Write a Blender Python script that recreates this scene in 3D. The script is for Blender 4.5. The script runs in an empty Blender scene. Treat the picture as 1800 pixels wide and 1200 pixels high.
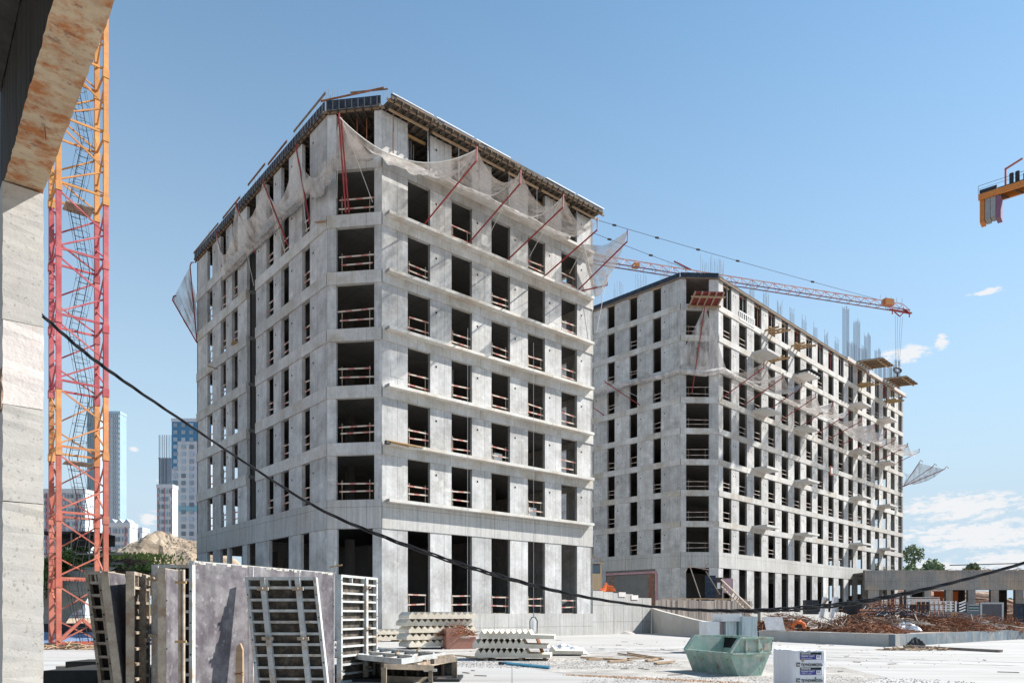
import bpy, bmesh, math, random
from mathutils import Vector, Matrix, noise as mnoise
R = math.radians
rnd = random.Random(7)
scene = bpy.context.scene
COL = scene.collection
F = 1265.0; CX = 900.0; HY = 1078.0; EYE = 1.55      # photograph geometry: focal length, centre and horizon in pixels

# ------------------------------------------------------------------ camera
cam_d = bpy.data.cameras.new('camera'); cam = bpy.data.objects.new('camera', cam_d); COL.objects.link(cam)
cam.location = (0, 0, EYE); cam.rotation_euler = (R(90), 0, 0)
cam_d.sensor_width = 36; cam_d.lens = F/1800*36; cam_d.shift_y = (HY-600)/1800
cam_d.clip_start = 0.1; cam_d.clip_end = 6000
scene.camera = cam

# ------------------------------------------------------------------ light
SUN = Vector((1.09, 0.27, 1.0)).normalized()
EL = math.asin(SUN.z); AZ = math.atan2(SUN.x, SUN.y)
world = bpy.data.worlds.new('World'); scene.world = world; world.use_nodes = True
sun_d = bpy.data.lights.new('sun', 'SUN'); sun = bpy.data.objects.new('sun', sun_d); COL.objects.link(sun)
sun_d.energy = 5.0; sun_d.angle = R(0.53); sun_d.color = (1.0, 0.95, 0.88)
sun.rotation_euler = SUN.to_track_quat('Z', 'Y').to_euler(); sun.location = (60, 30, 90)
scene.view_settings.view_transform = 'Standard'; scene.view_settings.look = 'None'
scene.view_settings.gamma = 1.0; scene.view_settings.use_curve_mapping = False
scene.view_settings.exposure = 0.90

def build_world():
    nt = world.node_tree; N = nt.nodes; L = nt.links; N.clear()
    out = N.new('ShaderNodeOutputWorld'); bg = N.new('ShaderNodeBackground'); bg.inputs[1].default_value = 0.080
    sky = N.new('ShaderNodeTexSky'); sky.sky_type = 'NISHITA'; sky.sun_disc = False
    sky.sun_elevation = EL; sky.sun_rotation = AZ
    sky.air_density = 1.0; sky.dust_density = 0.1; sky.ozone_density = 1.0; sky.altitude = 150
    tc = N.new('ShaderNodeTexCoord')
    sep = N.new('ShaderNodeSeparateXYZ'); L.new(tc.outputs['Generated'], sep.inputs[0])
    def m(op, a, b=None, c=None, clamp=False):
        n = N.new('ShaderNodeMath'); n.operation = op; n.use_clamp = clamp
        for i, v in enumerate((a, b, c)):
            if v is None: continue
            if isinstance(v, (int, float)): n.inputs[i].default_value = v
            else: L.new(v, n.inputs[i])
        return n.outputs[0]
    az = m('ARCTAN2', sep.outputs[0], sep.outputs[1])
    el = m('ARCSINE', sep.outputs[2])
    cmb = N.new('ShaderNodeCombineXYZ'); L.new(az, cmb.inputs[0]); L.new(m('MULTIPLY', el, 2.6), cmb.inputs[1])
    noise = N.new('ShaderNodeTexNoise'); noise.inputs['Scale'].default_value = 60; noise.inputs['Detail'].default_value = 8
    noise.inputs['Roughness'].default_value = 0.62; L.new(cmb.outputs[0], noise.inputs['Vector'])
    nz = m('MULTIPLY', m('SUBTRACT', noise.outputs[0], 0.50), 7.0)
    # drifting fair-weather clouds, low over the horizon: (azimuth, elevation, half width, half height) in radians
    def ae(x, y):
        a = math.atan2(x-CX, F); e = math.atan2((HY-y), math.hypot(F, x-CX)); return a, e
    specs = [(1690, 890, 130, 27), (1720, 940, 170, 30), (1785, 985, 120, 20), (1640, 997, 70, 16), (1590, 623, 46, 15),
             (1655, 600, 16, 14), (1735, 512, 34, 6), (290, 848, 20, 6), (262, 910, 22, 14), (235, 790, 10, 5), (2150, 930, 260, 40),
             (2500, 700, 160, 30), (-300, 900, 160, 26), (-700, 950, 300, 40)]
    best = None
    for (x, y, w, h) in specs:
        a, e = ae(x, y); k = F/ (F*F+(x-CX)**2)*1.0
        rw = w*k*F/ F; rh = h/math.hypot(F, x-CX)
        v = N.new('ShaderNodeVectorMath'); v.operation = 'SUBTRACT'
        c2 = N.new('ShaderNodeCombineXYZ'); L.new(az, c2.inputs[0]); L.new(el, c2.inputs[1]); L.new(c2.outputs[0], v.inputs[0])
        v.inputs[1].default_value = (a, e, 0)
        v2 = N.new('ShaderNodeVectorMath'); v2.operation = 'MULTIPLY'; L.new(v.outputs[0], v2.inputs[0]); v2.inputs[1].default_value = (1/rw, 1/rh, 0)
        v3 = N.new('ShaderNodeVectorMath'); v3.operation = 'LENGTH'; L.new(v2.outputs[0], v3.inputs[0])
        d = m('SUBTRACT', 1.0, v3.outputs['Value'])
        best = d if best is None else m('MAXIMUM', best, d)
    dens = m('MULTIPLY', m('MULTIPLY', m('ADD', m('MULTIPLY', best, 1.9), nz), 1.0, clamp=True), m('MULTIPLY', m('ADD', best, .25), 2.2, clamp=True))
    dens = m('MULTIPLY', dens, 0.92)
    veil = N.new('ShaderNodeMixRGB'); veil.inputs[2].default_value = (4.0, 5.05, 5.9, 1)   # thin summer haze low in the sky
    hz = m('POWER', m('SUBTRACT', 1.0, m('MULTIPLY', m('ABSOLUTE', el), 0.85), clamp=True), 2.6)
    L.new(m('MULTIPLY', hz, 1.35, clamp=True), veil.inputs[0]); tint = N.new('ShaderNodeVectorMath'); tint.operation = 'MULTIPLY'; L.new(sky.outputs[0], tint.inputs[0]); tint.inputs[1].default_value = (0.92, 1.24, 1.27); L.new(tint.outputs[0], veil.inputs[1])
    mix = N.new('ShaderNodeMixRGB'); L.new(dens, mix.inputs[0]); L.new(veil.outputs[0], mix.inputs[1]); mix.inputs[2].default_value = (6.1, 6.15, 6.25, 1)
    L.new(mix.outputs[0], bg.inputs[0]); L.new(bg.outputs[0], out.inputs[0])
build_world()

# ------------------------------------------------------------------ materials
MATS = {}
def mat(name, col=(.5,.5,.5), rough=.8, var=.25, nscale=3.0, col2=None, c2amt=.5, c2scale=1.0, bump=.25, bscale=20, metal=0.0,
        streak=0.0, rnd_v=.12, joints=None, spots=None, alpha=None, spec=.3, thresh=(.45,.62), stretch=(1,1,1)):
    if name in MATS: return MATS[name]
    m = bpy.data.materials.new(name); m.use_nodes = True; nt = m.node_tree; N = nt.nodes; L = nt.links
    b = N['Principled BSDF']; b.inputs['Roughness'].default_value = rough; b.inputs['Metallic'].default_value = metal
    b.inputs['Specular IOR Level'].default_value = spec
    tc = N.new('ShaderNodeTexCoord'); oi = N.new('ShaderNodeObjectInfo')
    off = N.new('ShaderNodeVectorMath'); off.operation = 'MULTIPLY_ADD'
    L.new(tc.outputs['Object'], off.inputs[0]); off.inputs[1].default_value = stretch
    sc = N.new('ShaderNodeMath'); sc.operation = 'MULTIPLY'; L.new(oi.outputs['Random'], sc.inputs[0]); sc.inputs[1].default_value = 37.0
    L.new(sc.outputs[0], off.inputs[2])
    V = off.outputs[0]
    def noise(scale, detail=6, vec=None, rough_=.6):
        n = N.new('ShaderNodeTexNoise'); n.inputs['Scale'].default_value = scale; n.inputs['Detail'].default_value = detail
        n.inputs['Roughness'].default_value = rough_; L.new(vec or V, n.inputs['Vector']); return n.outputs[0]
    def ramp(v, lo, hi, a=0.0, c=1.0):
        r = N.new('ShaderNodeMapRange'); r.inputs[1].default_value = lo; r.inputs[2].default_value = hi
        r.inputs[3].default_value = a; r.inputs[4].default_value = c; L.new(v, r.inputs[0]); return r.outputs[0]
    def mul(a, bb):
        n = N.new('ShaderNodeMath'); n.operation = 'MULTIPLY'
        for i, v in enumerate((a, bb)):
            if isinstance(v, (int, float)): n.inputs[i].default_value = v
            else: L.new(v, n.inputs[i])
        return n.outputs[0]
    val = ramp(noise(nscale), .25, .75, 1-var, 1+var)
    val = mul(val, ramp(noise(nscale*7.3, 4), .25, .75, 1-var*.45, 1+var*.45))
    if rnd_v: val = mul(val, ramp(oi.outputs['Random'], 0, 1, 1-rnd_v, 1+rnd_v))
    if streak:
        mp = N.new('ShaderNodeMapping'); mp.inputs['Scale'].default_value = (7, 7, .35); L.new(V, mp.inputs[0])
        val = mul(val, ramp(noise(1.0, 5, mp.outputs[0]), .3, .7, 1-streak, 1+streak))
    if joints:
        # thin dark cast joints left by the formwork sheets (along x and y, spacing in m)
        sp = N.new('ShaderNodeSeparateXYZ'); L.new(tc.outputs['Object'], sp.inputs[0])
        for k, step in enumerate(joints):
            if not step: continue
            a = N.new('ShaderNodeMath'); a.operation = 'PINGPONG'; L.new(sp.outputs[k], a.inputs[0]); a.inputs[1].default_value = step/2
            val = mul(val, ramp(a.outputs[0], 0.0, .026, .50, 1.0))
    rgb = N.new('ShaderNodeRGB'); rgb.outputs[0].default_value = (*col, 1); c = rgb.outputs[0]
    if col2:
        mx = N.new('ShaderNodeMixRGB'); L.new(ramp(noise(c2scale, 8, rough_=.7), thresh[0], thresh[1], 0, c2amt), mx.inputs[0])
        L.new(c, mx.inputs[1]); mx.inputs[2].default_value = (*col2, 1); c = mx.outputs[0]
    if spots:
        mx = N.new('ShaderNodeMixRGB'); L.new(ramp(noise(spots[1], 3), .60, .68, 0, spots[2]), mx.inputs[0])
        L.new(c, mx.inputs[1]); mx.inputs[2].default_value = (*spots[0], 1); c = mx.outputs[0]
    vm = N.new('ShaderNodeVectorMath'); vm.operation = 'SCALE'; L.new(c, vm.inputs[0]); L.new(val, vm.inputs['Scale'])
    L.new(vm.outputs[0], b.inputs['Base Color'])
    if bump:
        bp = N.new('ShaderNodeBump'); bp.inputs['Strength'].default_value = bump; bp.inputs['Distance'].default_value = .02
        L.new(noise(bscale, 6), bp.inputs['Height']); L.new(bp.outputs[0], b.inputs['Normal'])
    if alpha is not None:
        if isinstance(alpha, tuple):
            L.new(ramp(noise(alpha[2], 5), .35, .65, alpha[0], alpha[1]), b.inputs['Alpha'])
        else: b.inputs['Alpha'].default_value = alpha
    MATS[name] = m; return m
C_PIER = mat('cast_concrete', (.445,.445,.44), .85, .24, .8, (.29,.275,.255), .6, .55, streak=.13, joints=(1.05,0,0), rnd_v=.15, bump=.3, bscale=14, spots=((.60,.59,.57),1.3,.45))
C_BEAM = mat('beam_concrete', (.475,.47,.455), .85, .19, .7, (.36,.315,.255), .75, .45, streak=.10, joints=(2.4,0,0), rnd_v=.08, bump=.3, bscale=14)
C_BAND = mat('band_concrete', (.445,.44,.425), .85, .18, .6, (.31,.285,.25), .65, .3, streak=.17, joints=(1.2,0,1.25), rnd_v=.06, bump=.3, bscale=14)
C_SLAB = mat('slab_concrete', (.17,.165,.155), .9, .15, 1.2, joints=(1.25,2.5,0), rnd_v=.05)  # interior concrete, colour darkened to stand for the unlit depth of the floors
C_LEDGE = mat('ledge_concrete', (.58,.57,.54), .85, .14, 1.2, (.42,.33,.24), .6, .5, rnd_v=.05, joints=(2.6,0,0))
C_PLAT = mat('pale_concrete', (.48,.475,.46), .85, .1, 1.5, rnd_v=.06)
C_YARD = mat('yard_concrete', (.40,.395,.385), .9, .14, .35, (.33,.32,.305), .8, .45, joints=(7.0,7.0,0), bump=.15, bscale=5, rnd_v=0, stretch=(.22,1.5,1), spots=((.31,.30,.285),1.1,.5))
C_OLD = mat('column_concrete', (.48,.465,.44), .85, .14, 1.6, (.42,.38,.31), .5, .8, bump=.15, bscale=34, rnd_v=.03, spots=((.16,.14,.12),22,.5))
C_WHITE = mat('limewashed_concrete', (.64,.59,.57), .85, .10, 2, (.55,.38,.28), .55, 2.2, bump=.35, bscale=18, rnd_v=.03, thresh=(.55,.7))
C_RUSTY = mat('rust_marked_concrete', (.44,.345,.235), .8, .22, 1.3, (.33,.115,.03), .95, 3.2, bump=.5, bscale=12, rnd_v=.03, thresh=(.45,.60), stretch=(1,1.3,1), spots=((.12,.05,.03),9,.6))
C_DARKC = mat('shade_dark_concrete', (.045,.041,.036), .9, .2, 1.2, streak=.3, rnd_v=.03)  # foreground beam and slab concrete, their shade put into the colour
M_TIE = mat('tie_hole_plug', (.02,.02,.02), .8, .1, 5, bump=0)
M_FORMBLUE = mat('blue_formwork_steel', (.022,.034,.055), .6, .25, 3, (.12,.13,.15), .3, 4, spec=.15)
M_RIB = mat('grey_formwork_rib', (.17,.18,.20), .5, .2, 5, (.2,.12,.07), .5, 3)
M_TIMBER = mat('raw_timber', (.34,.235,.15), .8, .25, 3, (.30,.22,.15), .6, 1.5, stretch=(.6,4,4))
M_TIMBERY = mat('yellow_timber', (.36,.24,.12), .7, .2, 3, (.4,.25,.12), .4, 2)
M_OLDT = mat('grimy_timber', (.17,.125,.09), .85, .3, 3, (.25,.17,.105), .7, 1.2)
M_DARKW = mat('dark_brown_timber', (.06,.052,.045), .85, .4, 3, (.17,.12,.08), .6, 1.4)  # near-black timber with brown patches
M_BOARD = mat('weathered_board', (.36,.31,.27), .9, .25, 3, (.26,.20,.16), .6, 1.4, stretch=(5,5,.5), rnd_v=.3)
M_PLY = mat('film_faced_ply', (.088,.078,.090), .6, .32, 1.6, (.27,.265,.27), .7, 2.0, rnd_v=.06, bump=.3, bscale=10, spots=((.36,.35,.35),7,.35), thresh=(.44,.74), streak=.2, joints=(1.25,0,0))
M_PLYD = mat('dark_ply_back', (.045,.04,.035), .85, .5, 6, (.15,.12,.09), .7, 5, rnd_v=.2)
M_FRAME = mat('pale_formwork_steel', (.44,.46,.46), .6, .18, 4, (.30,.19,.10), .75, 3.2, bump=.4, bscale=30, thresh=(.50,.66), spots=((.62,.62,.60),7,.8))
M_FRAMEB = mat('rusty_formwork_steel', (.36,.31,.25), .7, .25, 4, (.20,.12,.07), .75, 3.4, bump=.5, bscale=30)
M_REBAR = mat('starter_bar_steel', (.10,.11,.14), .6, .2, 4, bump=0)
M_RUST = mat('rusted_rebar', (.24,.10,.05), .85, .4, 2, (.11,.055,.035), .8, 1.5, bump=0, rnd_v=.2)
M_RED = mat('red_painted_tube', (.27,.03,.035), .5, .2, 3, (.2,.05,.04), .5, 3, bump=0)
M_PROP = mat('steel_prop', (.35,.36,.38), .5, .2, 4, bump=0)
M_PINK = mat('faded_red_paint', (.40,.075,.09), .65, .2, 2, (.52,.22,.20), .5, .8, bump=.1, rnd_v=.12)
M_SALMON = mat('salmon_red_paint', (.42,.115,.08), .65, .2, 2, (.52,.24,.16), .5, .8, bump=.1, rnd_v=.12)
M_YEL = mat('orange_yellow_paint', (.54,.26,.08), .65, .2, 2, (.42,.14,.07), .4, .8, bump=.1, rnd_v=.1)
M_YELR = mat('worn_orange_paint', (.50,.20,.08), .65, .22, 2, (.58,.32,.12), .7, 1.2, bump=.1, rnd_v=.15)
M_GALV = mat('galvanised_steel', (.42,.43,.44), .45, .12, 4, metal=.4, bump=0)
M_BLACK = mat('black_cable_rubber', (.02,.02,.022), .45, .2, 8, bump=.1)
M_JIB = mat('jib_steel', (.50,.24,.22), .6, .25, .6, (.55,.5,.5), .7, .5, bump=0)
M_ORANGE = mat('orange_paint', (.46,.17,.04), .5, .15, 2, bump=0)
M_PURPLE = mat('purple_grey_concrete', (.17,.09,.15), .8, .15, 2)
M_GREYW = mat('grey_counterweight', (.26,.28,.30), .8, .12, 2)
M_DARK = mat('dark_steel', (.03,.032,.036), .6, .3, 4)
M_SOIL = mat('excavated_soil', (.36,.27,.19), .95, .25, .5, (.52,.40,.29), .7, .35, bump=1.0, bscale=2.2, spots=((.24,.19,.14),1.6,.6))
M_MOUND = mat('pale_mound_earth', (.36,.295,.225), .95, .28, .5, (.28,.21,.145), .7, .4, bump=1.0, bscale=3, spots=((.44,.38,.31),2.2,.5))
M_ROCK = mat('soil_lumps', (.42,.33,.25), .95, .3, 1.5, rnd_v=.2)
M_GRAVEL = mat('crushed_stone', (.36,.34,.32), .95, .35, 6, (.5,.46,.42), .7, 4, bump=1, bscale=30, rnd_v=.1)
M_LEAF = mat('leaf_green', (.12,.19,.05), .7, .35, 1.5, (.12,.17,.05), .7, .8, bump=0, rnd_v=.2)
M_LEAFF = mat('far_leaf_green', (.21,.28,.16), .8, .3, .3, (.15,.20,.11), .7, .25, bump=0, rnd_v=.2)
M_BARK = mat('bark', (.10,.075,.055), .9, .3, 4)
M_GREEN = mat('worn_green_paint', (.27,.40,.33), .65, .2, 1.6, (.46,.47,.42), .85, 2.4, bump=.3, streak=.15, spots=((.26,.15,.09),4.5,.75), rnd_v=.02)
M_GREENL = mat('scraped_lit_green', (.34,.47,.42), .6, .15, 3, (.50,.46,.42), .8, 2.6, bump=.3, stretch=(1,1,.5), rnd_v=0)  # scraped paint, also lightened as the sunlit inner side of the skip
M_WRAP = mat('white_stretch_wrap', (.70,.71,.74), .35, .06, 3, bump=.8, bscale=9, spec=.5, stretch=(2,2,.3))
M_LABEL = mat('label_white', (.72,.73,.74), .6, .02, 3, bump=0)
M_INK = mat('black_print', (.02,.022,.02), .6, .1, 3, bump=0)
M_VIOL = mat('violet_blue_print', (.045,.05,.26), .5, .05, 3, bump=0)
M_WHITE = mat('white_paint', (.75,.75,.74), .6, .08, 3, rnd_v=.05)
M_FILM = mat('clear_plastic_film', (.50,.60,.62), .15, .1, 3, bump=.8, bscale=5, spec=.8, stretch=(3,3,.3), col2=(.22,.30,.33), c2scale=4)
M_BLUEP = mat('blue_painted_plate', (.13,.17,.20), .7, .25, 1.2, (.24,.24,.23), .8, 1.0)
M_OR = mat('orange_cloth', (.66,.15,.045), .7, .15, 4)
M_BLUEPIPE = mat('blue_plastic_pipe', (.08,.30,.42), .4, .1, 3, bump=0)
M_STAIR = mat('precast_stair_concrete', (.70,.63,.52), .85, .12, 1.6, (.45,.37,.27), .5, 1.0, rnd_v=.08)
M_BRICK = mat('red_brick', (.36,.16,.11), .9, .2, 3, rnd_v=.25)
M_NET = mat('white_debris_net', (.62,.58,.55), .8, .1, 1.2, bump=0, alpha=(.38,.85,1.3), stretch=(1.5,1.5,.35))
M_NETB = mat('grey_debris_net', (.52,.49,.47), .8, .1, 1.2, bump=0, alpha=(.30,.80,1.2), stretch=(1.5,1.5,.4))
M_ROPE = mat('pale_rope', (.6,.58,.54), .8, .05, 3, bump=0)
M_CABIN = mat('cabin_board', (.52,.40,.26), .8, .15, 2, stretch=(5,5,.5))
M_GLASS = mat('dark_window_glass', (.05,.08,.11), .12, .2, 2, bump=0, spec=.8, rnd_v=.4)
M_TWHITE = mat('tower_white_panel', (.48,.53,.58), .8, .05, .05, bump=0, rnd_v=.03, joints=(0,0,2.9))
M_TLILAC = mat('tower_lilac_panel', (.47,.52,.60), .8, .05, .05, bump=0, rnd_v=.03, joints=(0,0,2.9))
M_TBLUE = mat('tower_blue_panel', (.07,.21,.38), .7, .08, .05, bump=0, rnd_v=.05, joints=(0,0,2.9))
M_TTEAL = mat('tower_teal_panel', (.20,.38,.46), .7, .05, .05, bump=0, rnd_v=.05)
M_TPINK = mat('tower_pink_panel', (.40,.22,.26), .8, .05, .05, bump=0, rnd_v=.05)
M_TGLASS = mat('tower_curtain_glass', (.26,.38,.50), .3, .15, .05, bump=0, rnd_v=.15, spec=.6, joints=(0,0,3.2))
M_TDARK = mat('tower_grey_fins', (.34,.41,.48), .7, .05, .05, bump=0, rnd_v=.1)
M_FARGLASS = mat('far_window_glass', (.23,.29,.36), .3, .2, .2, bump=0, spec=.6, rnd_v=.5)  # window glass paled to grey-blue, distance haze mixed into the colour
M_FENCE = mat('pale_blue_sheet', (.44,.52,.60), .7, .08, 1, rnd_v=.08)
M_TARP = mat('blue_grey_tarp', (.16,.22,.33), .6, .2, .6, bump=.5, bscale=2)
M_SKYWHITE = mat('white_sheet_edge', (.72,.71,.69), .6, .05, 2, bump=0)

def stripes(name, c1, c2, period):
    m = bpy.data.materials.new(name); m.use_nodes = True; N = m.node_tree.nodes; L = m.node_tree.links; b = N['Principled BSDF']
    tc = N.new('ShaderNodeTexCoord'); sp = N.new('ShaderNodeSeparateXYZ'); L.new(tc.outputs['Object'], sp.inputs[0])
    oi = N.new('ShaderNodeObjectInfo')
    a = N.new('ShaderNodeMath'); a.operation = 'ADD'; L.new(sp.outputs[0], a.inputs[0]); L.new(oi.outputs['Random'], a.inputs[1])
    w = N.new('ShaderNodeMath'); w.operation = 'FRACT'
    d = N.new('ShaderNodeMath'); d.operation = 'DIVIDE'; L.new(a.outputs[0], d.inputs[0]); d.inputs[1].default_value = period; L.new(d.outputs[0], w.inputs[0])
    g = N.new('ShaderNodeMath'); g.operation = 'GREATER_THAN'; L.new(w.outputs[0], g.inputs[0]); g.inputs[1].default_value = .58
    nz = N.new('ShaderNodeTexNoise'); nz.inputs['Scale'].default_value = 6; L.new(tc.outputs['Object'], nz.inputs['Vector'])
    mm = N.new('ShaderNodeMath'); mm.operation = 'MULTIPLY'; L.new(g.outputs[0], mm.inputs[0]); L.new(nz.outputs[0], mm.inputs[1]); mm.use_clamp = True
    m2 = N.new('ShaderNodeMath'); m2.operation = 'MULTIPLY'; L.new(mm.outputs[0], m2.inputs[0]); m2.inputs[1].default_value = 1.7; m2.use_clamp = True
    mx = N.new('ShaderNodeMixRGB'); L.new(m2.outputs[0], mx.inputs[0]); mx.inputs[1].default_value = (*c1, 1); mx.inputs[2].default_value = (*c2, 1)
    L.new(mx.outputs[0], b.inputs['Base Color']); b.inputs['Roughness'].default_value = .8
    return m
M_GUARD = stripes('red_white_guard_board', (.50,.42,.35), (.38,.12,.10), .95)
M_GUARD2 = stripes('pale_guard_board', (.42,.37,.33), (.32,.22,.18), 1.3)

# ------------------------------------------------------------------ mesh helpers
class MB:
    def __init__(s): s.v = []; s.f = []
    def add(s, vs, fs):
        o = len(s.v); s.v += [tuple(v) for v in vs]; s.f += [tuple(i+o for i in f) for f in fs]; return s
    def box(s, a, b, M=None):
        x0,y0,z0 = a; x1,y1,z1 = b
        vs = [(x0,y0,z0),(x1,y0,z0),(x1,y1,z0),(x0,y1,z0),(x0,y0,z1),(x1,y0,z1),(x1,y1,z1),(x0,y1,z1)]
        if M: vs = [M @ Vector(v) for v in vs]
        return s.add(vs, [(0,3,2,1),(4,5,6,7),(0,1,5,4),(1,2,6,5),(2,3,7,6),(3,0,4,7)])
    def bar(s, p, q, w, h=None, up=(0,0,1)):
        p = Vector(p); q = Vector(q); d = q-p; l = d.length
        if l < 1e-6: return s
        d /= l; h = h or w; u = Vector(up)
        if abs(d.dot(u)) > .98: u = Vector((1,0,0))
        x = d.cross(u).normalized(); y = x.cross(d)
        vs = []
        for e in (p, q):
            for a, b in ((-1,-1),(1,-1),(1,1),(-1,1)): vs.append(e + x*(a*w/2) + y*(b*h/2))
        return s.add(vs, [(0,1,2,3),(7,6,5,4),(0,4,5,1),(1,5,6,2),(2,6,7,3),(3,7,4,0)])
    def tube(s, pts, r, n=6, r1=None, cap=True):
        pts = [Vector(p) for p in pts]; N_ = len(pts); o = len(s.v); prev = None
        for i, p in enumerate(pts):
            d = (pts[min(i+1,N_-1)] - pts[max(i-1,0)]).normalized()
            if prev is None:
                u = Vector((0,0,1)) if abs(d.z) < .9 else Vector((1,0,0))
                x = d.cross(u).normalized()
            else:
                x = (prev - d*prev.dot(d)).normalized()
            prev = x; y = d.cross(x)
            rr = r if r1 is None else r + (r1-r)*i/(N_-1)
            for k in range(n):
                a = 2*math.pi*k/n; s.v.append(tuple(p + x*(rr*math.cos(a)) + y*(rr*math.sin(a))))
        for i in range(N_-1):
            for k in range(n):
                a = o+i*n+k; b = o+i*n+(k+1)%n; s.f.append((a, b, b+n, a+n))
        if cap: s.f.append(tuple(o+k for k in reversed(range(n)))); s.f.append(tuple(o+(N_-1)*n+k for k in range(n)))
        return s
    def prism(s, poly, y0, y1, M=None):     # polygon in x,z extruded along y
        n = len(poly); vs = [(x,y0,z) for x,z in poly] + [(x,y1,z) for x,z in poly]
        if M: vs = [M @ Vector(v) for v in vs]
        return s.add(vs, [tuple(range(n)), tuple(range(2*n-1, n-1, -1))] + [(i, i+n, (i+1)%n+n, (i+1)%n) for i in range(n)])
    def grid(s, fn, nu, nv):
        o = len(s.v)
        for i in range(nu+1):
            for j in range(nv+1): s.v.append(tuple(fn(i/nu, j/nv)))
        for i in range(nu):
            for j in range(nv):
                a = o+i*(nv+1)+j; s.f.append((a, a+nv+1, a+nv+2, a+1))
        return s
    def mesh(s, name):
        me = bpy.data.meshes.new(name); me.from_pydata(s.v, [], s.f); me.update(); return me
    def build(s, name, m, parent=None, loc=(0,0,0), rz=0, smooth=False, label=None, kind=None):
        me = s.mesh(name); me.materials.append(m)
        bm = bmesh.new(); bm.from_mesh(me); bmesh.ops.recalc_face_normals(bm, faces=bm.faces); bm.to_mesh(me); bm.free()
        if smooth:
            for p in me.polygons: p.use_smooth = True
        return link(name, me, parent, loc, rz, label, kind)
def link(name, me, parent=None, loc=(0,0,0), rz=0, label=None, kind=None):
    o = bpy.data.objects.new(name, me); COL.objects.link(o); o.location = loc
    if isinstance(rz, (int, float)): o.rotation_euler = (0, 0, rz)
    else: o.rotation_euler = rz
    if parent: o.parent = parent
    if label: o['label'] = label
    if kind: o['kind'] = kind
    return o
def thing(name, label, cat, loc=(0,0,0), rz=0, group=None):
    o = bpy.data.objects.new(name, None); COL.objects.link(o); o.location = loc; o.empty_display_size = .3
    o.rotation_euler = (0, 0, rz) if isinstance(rz, (int, float)) else rz
    o['label'] = label; o['category'] = cat
    if group: o['group'] = group
    return o
def tag(o, label, cat, group=None):
    o['label'] = label; o['category'] = cat
    if group: o['group'] = group
    return o
def struct(o): o['kind'] = 'structure'; return o
BOXES = {}
def box(name, m, parent, p, d, rz=0, kind=None, label=None):      # box part with its corner at p and size d, mesh shared by size
    key = (round(d[0],2), round(d[1],2), round(d[2],2), m.name)
    if key not in BOXES:
        me = MB().box((0,0,0), d).mesh(name); me.materials.append(m); BOXES[key] = me
    return link(name, BOXES[key], parent, p, rz, label, kind)
def px(x, y, Y): return Vector(((x-CX)/F*Y, Y, EYE+(HY-y)/F*Y))
def gp(x, y, z=0.0):
    Y = (EYE-z)*F/(y-HY); return Vector(((x-CX)/F*Y, Y, z))
def copy_tree(o, parent=None):
    c = o.copy(); COL.objects.link(c)
    if parent: c.parent = parent
    for ch in list(o.children): copy_tree(ch, c)
    return c

# ------------------------------------------------------------------ the ground
def grass_free_ground():
    MB().grid(lambda a,b: ((a-.5)*6000, -500+b*5500, -.02), 8, 8).build('ground', M_SOIL, kind='structure')
    MB().add([(-60,-12,0),(75,-12,0),(75,150,0),(-26,150,0),(-26,60,0),(-30,40,0),(-60,40,0)], [(0,1,2,3,4,5,6)]).build('concrete_yard', C_YARD, kind='structure')
grass_free_ground()

# ------------------------------------------------------------------ concrete frame buildings
UA = R(41.0); UB = R(44.5)
def wall_dir(a, b):
    d = Vector((b[0]-a[0], b[1]-a[1])); return math.atan2(d.y, d.x), d.length
def guard_rail(root, P, ang, t0, t1, z, y=.12, sub=True, post=False):
    w = t1-t0; rail = None
    hs = [.50+rnd.uniform(-.1,.1), 1.02+rnd.uniform(-.1,.1)]
    e = Vector((math.cos(ang), math.sin(ang))); n = Vector((-e.y, e.x))
    o2 = Vector(P[:2]) + e*t0 + n*y
    mb = MB()
    if post or not sub:
        for q in (.12*w, .85*w): mb.box((q,.05,.0),(q+.02,.07,1.15))
    if not sub:
        for h in hs: mb.bar((0,.015,h),(w,.015,h+rnd.uniform(-.07,.07)),.03,.065)
        mb.build('guard_rail', M_GUARD2, root, (o2.x,o2.y,z), ang); return
    mb = MB()
    for q in (.12*w, .85*w): mb.box((q,.05,.0),(q+.035,.085,1.18))
    mb.box((.12*w,.052,.0),(.85*w,.083,.04))
    r = mb.build('guard_rail', M_FRAMEB, root, (o2.x,o2.y,z), ang)
    for h in hs:
        s0 = rnd.uniform(0,.12)*w; s1 = w - (rnd.uniform(0,.15)*w if rnd.random()<.4 else 0)
        MB().bar((s0,.02,h+rnd.uniform(-.04,.04)), (s1,.02,h+rnd.uniform(-.06,.06)), .03, .085).build('guard_board', M_GUARD, r)
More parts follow.
